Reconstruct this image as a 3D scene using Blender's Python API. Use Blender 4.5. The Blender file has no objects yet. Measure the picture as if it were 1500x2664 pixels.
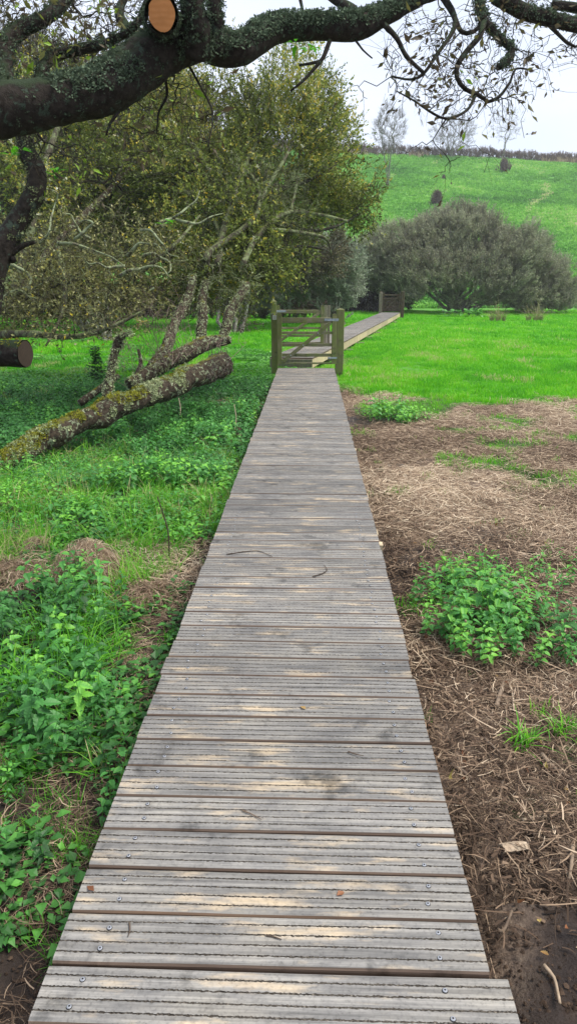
import bpy, math, random
import numpy as np
R = math.radians
random.seed(5)
rng = np.random.default_rng(11)
sc = bpy.context.scene
COL = sc.collection

# ------------------------------------------------------------------ camera
FPX, W0, H0, HOR = 1848.0, 1500.0, 2664.0, 728.0
TH = math.atan((H0 / 2 - HOR) / FPX)
CT, ST = math.cos(TH), math.sin(TH)
CAMZ = 1.9
cam = bpy.data.cameras.new('camera'); camo = bpy.data.objects.new('camera', cam); COL.objects.link(camo)
cam.sensor_fit = 'VERTICAL'; cam.sensor_height = 24.0; cam.lens = 24.0 * FPX / H0
cam.clip_start = 0.05; cam.clip_end = 3000
camo.location = (0, 0, CAMZ); camo.rotation_euler = (R(90) - TH, 0, 0)
sc.camera = camo
# ------------------------------------------------------------------ world, sun, exposure
SUN_EL, SUN_AZ = 60, 95     # azimuth clockwise from +Y (to the right, a little behind)
wd = bpy.data.worlds.new('World'); sc.world = wd; wd.use_nodes = True
nt = wd.node_tree; nt.nodes.clear()
def wn(t, **k):
    n = nt.nodes.new(t)
    for a, b in k.items(): setattr(n, a, b)
    return n
out = wn('ShaderNodeOutputWorld'); bg = wn('ShaderNodeBackground')
sky = wn('ShaderNodeTexSky', sky_type='NISHITA'); sky.sun_disc = False
sky.sun_elevation = R(SUN_EL); sky.sun_rotation = R(SUN_AZ); sky.air_density = 1.0; sky.dust_density = 1.2
tc = wn('ShaderNodeTexCoord'); nz = wn('ShaderNodeTexNoise'); nz.inputs['Scale'].default_value = 1.6; nz.inputs['Detail'].default_value = 5
mp = wn('ShaderNodeMapping'); mp.inputs['Scale'].default_value = (1, 1, 2.5)
nt.links.new(tc.outputs['Generated'], mp.inputs[0]); nt.links.new(mp.outputs[0], nz.inputs['Vector'])
cr = wn('ShaderNodeValToRGB'); cr.color_ramp.elements[0].position = 0.32; cr.color_ramp.elements[1].position = 0.7
cr.color_ramp.elements[0].color = (7.3, 8.6, 11.2, 1); cr.color_ramp.elements[1].color = (11.2, 12.0, 13.8, 1)
nt.links.new(nz.outputs['Fac'], cr.inputs[0])
mx = wn('ShaderNodeMixRGB'); mx.inputs[0].default_value = 0.86
nt.links.new(sky.outputs[0], mx.inputs[1]); nt.links.new(cr.outputs[0], mx.inputs[2])
nt.links.new(mx.outputs[0], bg.inputs[0]); bg.inputs[1].default_value = 0.075
nt.links.new(bg.outputs[0], out.inputs[0])
sl = bpy.data.lights.new('sun', 'SUN'); sl.energy = 3.8; sl.angle = R(26); sl.color = (1, 0.95, 0.87)
so = bpy.data.objects.new('sun', sl); COL.objects.link(so)
so.rotation_euler = (R(90 - SUN_EL), 0, R(180 - SUN_AZ))
sc.view_settings.view_transform = 'Standard'; sc.view_settings.look = 'None'
sc.view_settings.gamma = 1; sc.view_settings.use_curve_mapping = False
sc.view_settings.exposure = 0.5
sc.cycles.max_bounces = 8; sc.cycles.transmission_bounces = 6; sc.cycles.diffuse_bounces = 4

# ------------------------------------------------------------------ helpers
def V(px, py, zc):                     # photo pixel + distance in front of the camera -> world
    a = (px - W0 / 2) / FPX * zc; b = (py - H0 / 2) / FPX * zc
    return np.array([a, CT * zc - ST * b, CAMZ - ST * zc - CT * b])
def G(px, py, z=0.0):                  # photo pixel -> point on the level z
    a = (px - W0 / 2) / FPX; b = (py - H0 / 2) / FPX
    d = np.array([a, CT - ST * b, -ST - CT * b])
    return np.array([0, 0, CAMZ]) + d * ((z - CAMZ) / d[2])
def nrm(v):
    v = np.asarray(v, float); return v / (np.linalg.norm(v, axis=-1, keepdims=True) + 1e-9)
def _h(ix, iy, iz, s):
    n = (ix * 374761393 + iy * 668265263 + iz * 2147483647 + s * 974634777) & 0xffffffff
    n = ((n ^ (n >> 13)) * 1274126177) & 0xffffffff
    n = ((n ^ (n >> 16)) * 2246822519) & 0xffffffff
    return ((n ^ (n >> 15)) & 0xffff) / 32767.5 - 1
def vnoise(P, s=0):
    P = np.asarray(P, float)
    if P.shape[-1] == 2: P = np.concatenate([P, np.zeros(P.shape[:-1] + (1,))], -1)
    I = np.floor(P).astype(np.int64); f = P - I; f = f * f * (3 - 2 * f)
    r = 0
    for dx in (0, 1):
        for dy in (0, 1):
            for dz in (0, 1):
                w = (f[..., 0] if dx else 1 - f[..., 0]) * (f[..., 1] if dy else 1 - f[..., 1]) * (f[..., 2] if dz else 1 - f[..., 2])
                r = r + w * _h(I[..., 0] + dx, I[..., 1] + dy, I[..., 2] + dz, s)
    return r
def fbm(P, sc_, oc=4, s=0):
    P = np.asarray(P, float) * sc_; a = 1.0; r = 0; t = 0
    for o in range(oc):
        r = r + a * vnoise(P, s + o); t += a; a *= 0.5; P = P * 2.03 + 17.3
    return r / t
def sst(a, b, x):
    t = np.clip((x - a) / (b - a), 0, 1); return t * t * (3 - 2 * t)

def mesh(name, verts, faces, mats, parent=None, midx=None, tint=None, smooth=False):
    """faces: list of int arrays (n,k)."""
    faces = [np.asarray(f, np.int32) for f in faces if len(f)]
    me = bpy.data.meshes.new(name)
    verts = np.asarray(verts, np.float32)
    me.vertices.add(len(verts)); me.vertices.foreach_set('co', verts.ravel())
    idx = np.concatenate([f.ravel() for f in faces]).astype(np.int32)
    tot = np.concatenate([np.full(len(f), f.shape[1], np.int32) for f in faces])
    st = np.concatenate([[0], np.cumsum(tot)[:-1]]).astype(np.int32)
    me.loops.add(len(idx)); me.loops.foreach_set('vertex_index', idx)
    me.polygons.add(len(tot)); me.polygons.foreach_set('loop_start', st)
    if midx is not None: me.polygons.foreach_set('material_index', np.asarray(midx, np.int32))
    me.polygons.foreach_set('use_smooth', np.full(len(tot), bool(smooth)))
    if not isinstance(mats, (list, tuple)): mats = [mats]
    for m in mats: me.materials.append(m)
    if tint is not None:
        at = me.attributes.new('tint', 'FLOAT', 'POINT'); at.data.foreach_set('value', np.asarray(tint, np.float32))
    me.update(calc_edges=True)
    o = bpy.data.objects.new(name, me); COL.objects.link(o)
    if parent is not None: o.parent = parent
    return o
def tag(o, label=None, cat=None, group=None, kind=None):
    if label: o['label'] = label
    if cat: o['category'] = cat
    if group: o['group'] = group
    if kind: o['kind'] = kind
    return o
def empty(name, loc, label, cat, group=None):
    e = bpy.data.objects.new(name, None); COL.objects.link(e); e.location = [float(v) for v in loc]
    e.empty_display_size = 0.2
    return tag(e, label, cat, group)
def place(o, root):                    # mesh is given in world coordinates; parent it to a root Empty
    o.parent = root; o.location = [-v for v in root.location]; return o

# ------------------------------------------------------------------ materials
class NT:
    def __init__(s, name):
        s.m = bpy.data.materials.new(name); s.m.use_nodes = True; s.t = s.m.node_tree; s.t.nodes.clear()
        s.out = s.t.nodes.new('ShaderNodeOutputMaterial')
    def n(s, t, ins=None, **k):
        n = s.t.nodes.new(t)
        for a, b in k.items(): setattr(n, a, b)
        for a, b in (ins or {}).items():
            if isinstance(b, tuple) and len(b) == 2 and hasattr(b[0], 'outputs'): s.t.links.new(b[0].outputs[b[1]], n.inputs[a])
            else: n.inputs[a].default_value = b
        return n
    def ramp(s, fac, stops):
        n = s.t.nodes.new('ShaderNodeValToRGB'); e = n.color_ramp.elements
        while len(e) < len(stops): e.new(0.5)
        for i, (p, c) in enumerate(stops):
            e[i].position = p; e[i].color = (c[0], c[1], c[2], 1) if not isinstance(c, (int, float)) else (c, c, c, 1)
        s.t.links.new(fac[0].outputs[fac[1]], n.inputs[0]); return n
    def mix(s, fac, a, b, bt='MIX'):
        n = s.t.nodes.new('ShaderNodeMixRGB'); n.blend_type = bt
        for i, v in ((0, fac), (1, a), (2, b)):
            if isinstance(v, tuple) and hasattr(v[0], 'outputs'): s.t.links.new(v[0].outputs[v[1]], n.inputs[i])
            elif i == 0: n.inputs[0].default_value = v
            else: n.inputs[i].default_value = (v[0], v[1], v[2], 1)
        return n
    def math(s, op, a, b=0.5, clamp=False):
        n = s.t.nodes.new('ShaderNodeMath'); n.operation = op; n.use_clamp = clamp
        for i, v in ((0, a), (1, b)):
            if isinstance(v, tuple): s.t.links.new(v[0].outputs[v[1]], n.inputs[i])
            else: n.inputs[i].default_value = v
        return n
    def noise(s, vec, scale, detail=4, rough=0.55, dist=0.0):
        n = s.n('ShaderNodeTexNoise', {'Scale': scale, 'Detail': detail, 'Roughness': rough, 'Distortion': dist})
        s.t.links.new(vec[0].outputs[vec[1]], n.inputs['Vector']); return n
    def coord(s, scale=(1, 1, 1), which='Object', off=None):
        t = s.n('ShaderNodeTexCoord'); m = s.n('ShaderNodeMapping', {'Scale': scale})
        s.t.links.new(t.outputs[which], m.inputs[0])
        if off is not None: s.t.links.new(off[0].outputs[off[1]], m.inputs['Location'])
        return m
    def finish(s, col, rough=0.8, bump=None, bstr=0.4, bdist=0.01, spec=0.3, trans=0.0, metal=0.0):
        p = s.n('ShaderNodeBsdfPrincipled', {'Metallic': metal, 'Specular IOR Level': spec})
        if isinstance(col, tuple) and hasattr(col[0], 'outputs'): s.t.links.new(col[0].outputs[col[1]], p.inputs['Base Color'])
        else: p.inputs['Base Color'].default_value = (*col, 1)
        if isinstance(rough, tuple): s.t.links.new(rough[0].outputs[rough[1]], p.inputs['Roughness'])
        else: p.inputs['Roughness'].default_value = rough
        if bump is not None:
            b = s.n('ShaderNodeBump', {'Strength': bstr, 'Distance': bdist}); s.t.links.new(bump[0].outputs[bump[1]], b.inputs['Height'])
            s.t.links.new(b.outputs[0], p.inputs['Normal'])
        sh = p
        if trans > 0:
            tr = s.n('ShaderNodeBsdfTranslucent')
            if isinstance(col, tuple) and hasattr(col[0], 'outputs'): s.t.links.new(col[0].outputs[col[1]], tr.inputs[0])
            else: tr.inputs[0].default_value = (*col, 1)
            mxs = s.n('ShaderNodeMixShader', {0: trans}); s.t.links.new(p.outputs[0], mxs.inputs[1]); s.t.links.new(tr.outputs[0], mxs.inputs[2]); sh = mxs
        s.t.links.new(sh.outputs[0], s.out.inputs[0]); return s.m
def leaf_mat(name, stops, trans=0.35, rough=0.55, spec=0.3):
    t = NT(name); a = t.n('ShaderNodeAttribute', attribute_name='tint'); r = t.ramp((a, 'Fac'), stops)
    return t.finish((r, 0), rough, trans=trans, spec=spec)
def bark_mat(name, dark, light, lichen=(0.30, 0.36, 0.26), lam=0.5, moss=(0.10, 0.12, 0.015), mam=0.5, sc_=1.0, mossz=0.35):
    t = NT(name); c = t.coord((sc_,) * 3)
    n1 = t.noise((c, 0), 9, 6, 0.65); base = t.ramp((n1, 'Fac'), [(0.3, dark), (0.7, light)])
    vo = t.n('ShaderNodeTexVoronoi', {'Scale': 38.0}); t.t.links.new(c.outputs[0], vo.inputs['Vector'])
    n2 = t.noise((c, 0), 5.5, 8, 0.7, 0.6); f = t.ramp((n2, 'Fac'), [(0.62 - 0.22 * lam, 0.0), (0.66 - 0.2 * lam, 1.0)])
    n2b = t.noise((c, 0), 45, 4, 0.7); lc = t.mix((n2b, 'Fac'), [v * 0.55 for v in lichen], [v * 1.35 for v in lichen])
    m1 = t.mix((f, 0), (base, 0), (lc, 0))
    g = t.n('ShaderNodeNewGeometry'); sx = t.n('ShaderNodeSeparateXYZ'); t.t.links.new(g.outputs['Normal'], sx.inputs[0])
    n3 = t.noise((c, 0), 3.1, 5, 0.6)
    a = t.math('ADD', (sx, 'Z'), (n3, 'Fac')); b = t.math('SUBTRACT', (a, 0), 0.85 + mossz); k = t.math('MULTIPLY', (b, 0), 6.0 * mam, True)
    n4 = t.noise((c, 0), 60, 3); mc = t.mix((n4, 'Fac'), [v * 0.5 for v in moss], [v * 1.5 for v in moss])
    m2 = t.mix((k, 0), (m1, 0), (mc, 0))
    bb = t.math('ADD', (n1, 'Fac'), (n2b, 'Fac'))
    return t.finish((m2, 0), 0.9, (bb, 0), 0.7, 0.02, spec=0.15)
def plank_mat(name, greys, warm, wam=0.5, green=0.0, axis='x', groove=False, spec=0.35, blot=False):
    t = NT(name); oi = t.n('ShaderNodeObjectInfo'); off = t.math('MULTIPLY', (oi, 'Random'), 40.0)
    comb = t.n('ShaderNodeCombineXYZ'); 
    for i in range(3): t.t.links.new(off.outputs[0], comb.inputs[i])
    s = {'x': (1.2, 55, 55), 'z': (40, 40, 1.2), 'y': (55, 1.2, 55)}[axis]
    c = t.coord(s, off=(comb, 0)); grain = t.noise((c, 0), 1.6, 8, 0.7, 0.4)
    s2 = {'x': (2.6, 11, 11) if blot else (1.0, 7, 7), 'z': (6, 6, 1.0), 'y': (7, 1.0, 7)}[axis]
    c2 = t.coord(s2, off=(comb, 0)); pat = t.noise((c2, 0), 1.5, 4, 0.6)
    g = t.ramp((grain, 'Fac'), [(0.25, greys[0]), (0.5, greys[1]), (0.75, greys[2])])
    wv = t.ramp((pat, 'Fac'), [(0.62 - 0.2 * wam, 0.0), (0.78 - 0.2 * wam, 1.0)])
    wc = t.mix((grain, 'Fac'), [v * 0.6 for v in warm], [v * 1.25 for v in warm])
    m = t.mix((wv, 0), (g, 0), (wc, 0))
    br = t.math('MULTIPLY_ADD', (oi, 'Random'), 0.34); br.inputs[2].default_value = 0.83
    m2 = t.mix(1.0, (m, 0), (m, 0), 'MIX'); mul = t.n('ShaderNodeVectorMath', operation='SCALE')
    t.t.links.new(m2.outputs[0], mul.inputs[0]); t.t.links.new(br.outputs[0], mul.inputs['Scale'])
    last = mul
    if green > 0:
        cg = t.coord((3, 3, 1.5), off=(comb, 0)); ng = t.noise((cg, 0), 3, 5, 0.6)
        gf = t.ramp((ng, 'Fac'), [(0.62 - 0.3 * green, 0.0), (0.9 - 0.3 * green, 1.0)])
        last = t.mix((gf, 0), (mul, 0), (0.15, 0.18, 0.045))
    if blot:
        gg = t.n('ShaderNodeNewGeometry'); mq = t.n('ShaderNodeMapping', {'Scale': (1.0, 2.6, 1.0)}); t.t.links.new(gg.outputs['Position'], mq.inputs[0]); bn = t.noise((mq, 0), 3.2, 8, 0.72, 0.3); bf = t.ramp((bn, 'Fac'), [(0.34, (0.66, 0.67, 0.70)), (0.5, (0.98, 0.98, 0.98)), (0.68, (1.2, 1.17, 1.1))])
        last = t.mix(1.0, (last, 0), (bf, 0), 'MULTIPLY')
        fn = t.noise((gg, 'Position'), 95, 3, 0.7); ff = t.ramp((fn, 'Fac'), [(0.30, 0.62), (0.46, 1.0), (0.72, 1.12)]); last = t.mix(0.8, (last, 0), (ff, 0), 'MULTIPLY')
    cs = t.coord((3, 3, 3), 'Object', off=(comb, 0)); st_ = t.noise((cs, 0), 2.2, 6, 0.65)
    sf = t.ramp((st_, 'Fac'), [(0.28, 0.38), (0.42, 1.0)])
    fin = t.mix(1.0, (last, 0), (sf, 0), 'MULTIPLY')
    rg = t.ramp((st_, 'Fac'), [(0.3, 0.45), (0.6, 0.75)])
    return t.finish((fin, 0), (rg, 0), (grain, 'Fac'), 0.35, 0.003, spec=spec)

M = {}
M['deck'] = plank_mat('weathered_decking', [(0.072, 0.068, 0.063), (0.185, 0.175, 0.160), (0.325, 0.305, 0.275)], (0.46, 0.365, 0.25), 0.34, blot=True)
M['deck_edge'] = plank_mat('decking_edge', [(0.05, 0.036, 0.027), (0.13, 0.09, 0.065), (0.22, 0.16, 0.115)], (0.25, 0.16, 0.10), 0.3)
M['fascia'] = plank_mat('pale_side_board', [(0.20, 0.15, 0.10), (0.45, 0.36, 0.23), (0.62, 0.50, 0.33)], (0.6, 0.48, 0.28), 0.6, axis='z')
M['gatewood'] = plank_mat('algae_stained_wood', [(0.085, 0.072, 0.045), (0.21, 0.18, 0.115), (0.36, 0.32, 0.22)], (0.32, 0.26, 0.17), 0.4, green=0.8)
M['gatewood_z'] = plank_mat('algae_stained_post', [(0.075, 0.07, 0.035), (0.18, 0.165, 0.08), (0.31, 0.28, 0.17)], (0.28, 0.22, 0.12), 0.4, green=1.05, axis='z')
M['greywood_z'] = plank_mat('grey_weathered_post', [(0.10, 0.085, 0.06), (0.22, 0.19, 0.14), (0.33, 0.29, 0.22)], (0.26, 0.19, 0.12), 0.4, green=0.3, axis='z')
M['brownwood'] = plank_mat('brown_gate_wood', [(0.03, 0.022, 0.014), (0.08, 0.058, 0.035), (0.14, 0.10, 0.06)], (0.16, 0.11, 0.06), 0.4, green=0.2)
t = NT('groove_dirt'); c = t.coord((1, 1, 1)); n = t.noise((c, 0), 160, 4, 0.8); r = t.ramp((n, 'Fac'), [(0.36, (0.028, 0.024, 0.02)), (0.56, (0.10, 0.086, 0.07)), (0.70, (0.30, 0.26, 0.21))])
M['dirt'] = t.finish((r, 0), 0.95, (n, 'Fac'), 1.0, 0.004, spec=0.1)
t = NT('galvanised_metal'); c = t.coord(); n = t.noise((c, 0), 30, 3); r = t.ramp((n, 'Fac'), [(0.3, (0.25, 0.29, 0.33)), (0.7, (0.48, 0.53, 0.6))])
M['metal'] = t.finish((r, 0), 0.45, metal=0.6)
t = NT('screw_steel'); M['screw'] = t.finish((0.42, 0.42, 0.43), 0.4, metal=0.8)
t = NT('screw_recess'); M['recess'] = t.finish((0.02, 0.018, 0.015), 0.9)
t = NT('white_label'); M['label'] = t.finish((0.72, 0.72, 0.66), 0.5)
t = NT('grey_print'); M['print'] = t.finish((0.30, 0.30, 0.30), 0.6)
M['limb'] = bark_mat('dark_mossy_bark', (0.010, 0.008, 0.006), (0.055, 0.045, 0.036), (0.06, 0.085, 0.06), 0.30, (0.03, 0.045, 0.02), 0.7, 3.6, 0.15)
M['log'] = bark_mat('lichen_covered_bark', (0.014, 0.010, 0.007), (0.09, 0.068, 0.046), (0.27, 0.31, 0.19), 0.36, (0.13, 0.13, 0.012), 0.75, 3.4, 0.50)
M['willowbark'] = bark_mat('pale_lichen_branch', (0.03, 0.026, 0.018), (0.11, 0.10, 0.065), (0.18, 0.215, 0.105), 0.6, (0.13, 0.15, 0.04), 0.4, 1.5)
M['paleb'] = bark_mat('pale_lichen_bough', (0.05, 0.045, 0.03), (0.17, 0.16, 0.11), (0.30, 0.35, 0.20), 0.8, (0.13, 0.15, 0.04), 0.4, 2.5)
M['darkbark'] = bark_mat('dark_branch', (0.012, 0.010, 0.008), (0.06, 0.052, 0.04), (0.11, 0.13, 0.08), 0.3, (0.05, 0.06, 0.02), 0.3, 1.5)
M['greybark'] = bark_mat('grey_bush_branch', (0.10, 0.09, 0.07), (0.26, 0.24, 0.19), (0.30, 0.32, 0.24), 0.5, (0.1, 0.11, 0.04), 0.3, 1.0)
def sawn(name, a, b):
    t = NT(name); c = t.coord(which='Object'); w = t.n('ShaderNodeTexWave', {'Scale': 26.0, 'Distortion': 2.5, 'Detail': 3.0}, wave_type='RINGS', rings_direction='SPHERICAL')
    t.t.links.new(c.outputs[0], w.inputs['Vector']); n = t.noise((c, 0), 30, 5); k = t.mix((w, 'Fac'), a, b); k2 = t.mix((n, 'Fac'), [v * 0.8 for v in a], (k, 0))
    return t.finish((k2, 0), 0.7, (n, 'Fac'), 0.3, 0.003)
M['sawn_orange'] = sawn('fresh_sawn_wood', (0.52, 0.21, 0.06), (0.60, 0.26, 0.085))
M['sawn_dark'] = sawn('old_sawn_wood', (0.035, 0.022, 0.014), (0.075, 0.048, 0.03))
M['lichen'] = leaf_mat('lichen_flakes', [(0, (0.09, 0.11, 0.05)), (0.5, (0.27, 0.32, 0.15)), (1, (0.52, 0.56, 0.34))], 0.1, 0.9, 0.1)
M['moss'] = leaf_mat('golden_moss', [(0, (0.05, 0.045, 0.01)), (0.5, (0.20, 0.20, 0.02)), (1, (0.36, 0.38, 0.05))], 0.2, 0.9, 0.1)
M['darkmoss'] = leaf_mat('dark_limb_moss', [(0, (0.02, 0.028, 0.016)), (0.5, (0.07, 0.10, 0.06)), (1, (0.20, 0.27, 0.17))], 0.2, 0.9, 0.1)
M['grass'] = leaf_mat('meadow_grass', [(0, (0.04, 0.18, 0.02)), (0.35, (0.09, 0.38, 0.018)), (0.7, (0.17, 0.56, 0.014)), (0.9, (0.30, 0.62, 0.03)), (1, (0.52, 0.48, 0.24))], 0.45, 0.5, 0.25)
M['hillgrass'] = leaf_mat('hill_pasture_grass', [(0, (0.055, 0.16, 0.04)), (0.4, (0.13, 0.36, 0.055)), (0.7, (0.25, 0.55, 0.08)), (0.9, (0.38, 0.62, 0.14)), (1, (0.62, 0.54, 0.32))], 0.35, 0.6, 0.2)
M['longgrass'] = leaf_mat('lush_verge_grass', [(0, (0.03, 0.10, 0.01)), (0.5, (0.085, 0.33, 0.02)), (0.85, (0.19, 0.56, 0.03)), (0.95, (0.30, 0.60, 0.05)), (1, (0.5, 0.46, 0.22))], 0.45, 0.45, 0.35)
M['nettle'] = leaf_mat('nettle_leaves', [(0, (0.015, 0.055, 0.012)), (0.45, (0.038, 0.155, 0.028)), (0.8, (0.08, 0.29, 0.055)), (0.95, (0.17, 0.46, 0.06)), (1, (0.20, 0.50, 0.05))], 0.3, 0.5, 0.4)
M['cover'] = leaf_mat('ground_cover_leaves', [(0, (0.016, 0.055, 0.012)), (0.5, (0.045, 0.165, 0.028)), (0.85, (0.11, 0.34, 0.05)), (1, (0.16, 0.44, 0.05))], 0.3, 0.5, 0.4)
M['straw'] = leaf_mat('dead_straw', [(0, (0.05, 0.032, 0.022)), (0.35, (0.20, 0.135, 0.09)), (0.7, (0.46, 0.345, 0.235)), (1, (0.70, 0.58, 0.42))], 0.15, 0.8, 0.15)
M['chip'] = leaf_mat('wood_chip_litter', [(0, (0.03, 0.02, 0.014)), (0.4, (0.12, 0.078, 0.052)), (0.75, (0.33, 0.235, 0.155)), (1, (0.58, 0.46, 0.33))], 0.05, 0.85, 0.15)
M['fallenleaf'] = leaf_mat('fallen_leaves', [(0, (0.12, 0.045, 0.02)), (0.4, (0.30, 0.13, 0.06)), (0.7, (0.42, 0.30, 0.10)), (1, (0.5, 0.45, 0.12))], 0.2, 0.6)
WL = [(0, (0.06, 0.055, 0.022)), (0.28, (0.10, 0.135, 0.03)), (0.55, (0.21, 0.28, 0.055)), (0.78, (0.40, 0.42, 0.075)), (0.92, (0.68, 0.50, 0.05)), (1, (0.58, 0.60, 0.42))]
M['willow'] = leaf_mat('autumn_willow_leaves', WL, 0.35, 0.5)
M['palewillow'] = leaf_mat('pale_backed_willow_leaves', [(0, (0.07, 0.06, 0.028)), (0.4, (0.18, 0.185, 0.06)), (0.7, (0.36, 0.36, 0.12)), (0.88, (0.60, 0.56, 0.30)), (1, (0.66, 0.52, 0.05))], 0.35, 0.5)
M['bushleaf'] = leaf_mat('grey_willow_leaves', [(0, (0.20, 0.19, 0.14)), (0.4, (0.31, 0.32, 0.20)), (0.8, (0.43, 0.45, 0.28)), (1, (0.52, 0.50, 0.35))], 0.3, 0.6)
M['silverleaf'] = leaf_mat('silver_green_leaves', [(0, (0.21, 0.23, 0.17)), (0.5, (0.34, 0.39, 0.27)), (1, (0.55, 0.60, 0.46))], 0.3, 0.6)
M['thicket'] = leaf_mat('thicket_leaves', [(0, (0.06, 0.05, 0.032)), (0.5, (0.15, 0.135, 0.075)), (0.9, (0.27, 0.25, 0.13)), (1, (0.4, 0.32, 0.17))], 0.3, 0.6)
M['twig'] = leaf_mat('fine_twigs', [(0, (0.05, 0.042, 0.034)), (0.6, (0.17, 0.145, 0.115)), (1, (0.32, 0.28, 0.23))], 0.0, 0.8)
M['redtwig'] = leaf_mat('brown_hill_scrub', [(0, (0.08, 0.055, 0.042)), (0.6, (0.20, 0.145, 0.115)), (1, (0.34, 0.26, 0.20))], 0.1, 0.8)
M['overleaf'] = leaf_mat('sparse_overhead_leaves', [(0, (0.05, 0.035, 0.025)), (0.5, (0.11, 0.085, 0.045)), (0.9, (0.16, 0.17, 0.04)), (1, (0.24, 0.4, 0.03))], 0.4, 0.5)
M['rush'] = leaf_mat('rush_stems', [(0, (0.06, 0.08, 0.03)), (0.5, (0.20, 0.22, 0.08)), (1, (0.44, 0.38, 0.2))], 0.2, 0.6)

# ------------------------------------------------------------------ layout
S = W0 / 1450.0                        # display pixels -> photo pixels
DZ = 0.30                              # top of the boardwalk
Pn, Pf = G(676 * S, 2433 * S, DZ), G(769.5 * S, 925 * S, DZ)
D1 = nrm(Pf - Pn); N1 = np.array([D1[1], -D1[0], 0]); L1 = np.linalg.norm(Pf - Pn); W1 = 1.072
Q0, Q1 = G(813, 931, DZ), G(1040, 813, DZ)           # right edge of the second boardwalk
D2 = nrm(Q1 - Q0); N2 = np.array([D2[1], -D2[0], 0]); L2 = np.linalg.norm(Q1 - Q0); W2 = 0.95
C2 = Q0 - N2 * W2 / 2
def deck_dist(x, y):                   # signed distances from the first and second boardwalk centre lines
    P = np.stack([x - Pn[0], y - Pn[1]], -1); s = P @ D1[:2]; d = P @ N1[:2]
    P = np.stack([x - C2[0], y - C2[1]], -1); s2 = P @ D2[:2]; d2 = P @ N2[:2]
    return s, d, s2, d2
def on_deck(x, y, m=0.0):
    s, d, s2, d2 = deck_dist(x, y)
    return ((s > -2) & (s < L1) & (abs(d) < W1 / 2 + m)) | ((s2 > 0) & (s2 < L2) & (abs(d2) < W2 / 2 + m))

# ------------------------------------------------------------------ terrain
def gz(x, y):
    x = np.asarray(x, float); y = np.asarray(y, float); P = np.stack([x, y], -1)
    z = 0.05 * fbm(P, 0.35, 3, 3)
    near = 1 - sst(13, 18, y)
    right = sst(0.0, 0.6, x - 0.02 * y)
    z = z + near * (0.045 * fbm(P, 1.7, 4, 9) + 0.03 * right * fbm(P, 5.5, 4, 21))
    z = z + 0.10 * (1 - sst(1.6, 3.2, y)) * sst(0.3, 0.7, x)
    z = z + 0.012 * (1 - sst(4, 6, y)) * fbm(P, 16, 3, 33)
    z = z - 0.05 * right * sst(0.35, 0.1, abs(fbm(P, 0.9, 2, 55) * 3)) * near
    od = on_deck(x, y, 0.1)
    return np.where(od, np.minimum(z, 0.03), z)
def zones(x, y):
    """0..1 masks: grass meadow, verge green (left), straw, mud"""
    P = np.stack([x, y], -1); s, d, s2, d2 = deck_dist(x, y)
    n = fbm(P, 0.55, 4, 31); n2 = fbm(P, 1.3, 4, 77)
    rightside = d > 0
    meadow = np.where(rightside, sst(11.6, 13.2, y + 3.2 * n + 1.2 * n2 + 0.05 * x), sst(12.6, 14.0, y + 1.2 * n))
    patch = sst(0.14, 0.32, n2 + 0.16 * sst(7.5, 12, y) + 0.12 * sst(2.5, 5, x) - 0.25 * (1 - sst(3, 6, y))) * rightside
    straw = rightside * (1 - meadow) * (1 - patch)
    bare = sst(0.12, 0.4, fbm(P, 0.8, 4, 91) + 0.9 * (1 - sst(1.0, 2.3, y)) - 0.1)
    return meadow, patch, straw, bare, s, d
xs = np.unique(np.concatenate([np.linspace(-900, -30, 30), np.linspace(-30, -6, 60), np.linspace(-6, 8, 400), np.linspace(8, 30, 60), np.linspace(30, 900, 30)]))
ys = np.unique(np.concatenate([np.linspace(-300, -4, 12), np.linspace(-4, 0.6, 20), np.linspace(0.6, 7, 330), np.linspace(7, 16, 240), np.linspace(16, 60, 160), np.linspace(60, 1500, 30)]))
X, Y = np.meshgrid(xs, ys); Z = gz(X, Y); Z = Z * (1 - sst(46, 60, Y))
nx, ny = len(xs), len(ys)
vv = np.stack([X, Y, Z], -1).reshape(-1, 3)
ii = (np.arange(ny - 1)[:, None] * nx + np.arange(nx - 1)[None]).ravel()
gf = np.stack([ii, ii + 1, ii + nx + 1, ii + nx], -1)
t = NT('ground_earth'); c = t.coord()
am = t.n('ShaderNodeAttribute', attribute_name='meadow'); ap = t.n('ShaderNodeAttribute', attribute_name='straw'); ab = t.n('ShaderNodeAttribute', attribute_name='mud')
n1 = t.noise((c, 0), 6, 7, 0.7); n2 = t.noise((c, 0), 55, 5, 0.75); n3 = t.noise((c, 0), 1.2, 4)
earth = t.ramp((n1, 'Fac'), [(0.3, (0.016, 0.010, 0.007)), (0.55, (0.045, 0.030, 0.022)), (0.75, (0.11, 0.078, 0.056))])
strw = t.ramp((n2, 'Fac'), [(0.3, (0.045, 0.03, 0.02)), (0.5, (0.19, 0.13, 0.09)), (0.7, (0.40, 0.30, 0.21))])
grs = t.ramp((n2, 'Fac'), [(0.3, (0.04, 0.14, 0.012)), (0.7, (0.12, 0.38, 0.02))])
e1 = t.mix((ap, 'Fac'), (earth, 0), (strw, 0)); e2 = t.mix((am, 'Fac'), (e1, 0), (grs, 0)); e3 = t.mix((ab, 'Fac'), (e2, 0), (earth, 0))
rr = t.ramp((ab, 'Fac'), [(0.2, 0.9), (0.9, 0.42)])
hb = t.math('ADD', (n1, 'Fac'), (n2, 'Fac'))
M['ground'] = t.finish((e3, 0), (rr, 0), (hb, 0), 0.8, 0.03, spec=0.4)
g = mesh('ground', vv, [gf], M['ground'], smooth=True); tag(g, kind='structure')
me_, pa_, st_, ba_, s_, d_ = zones(X, Y)
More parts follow.
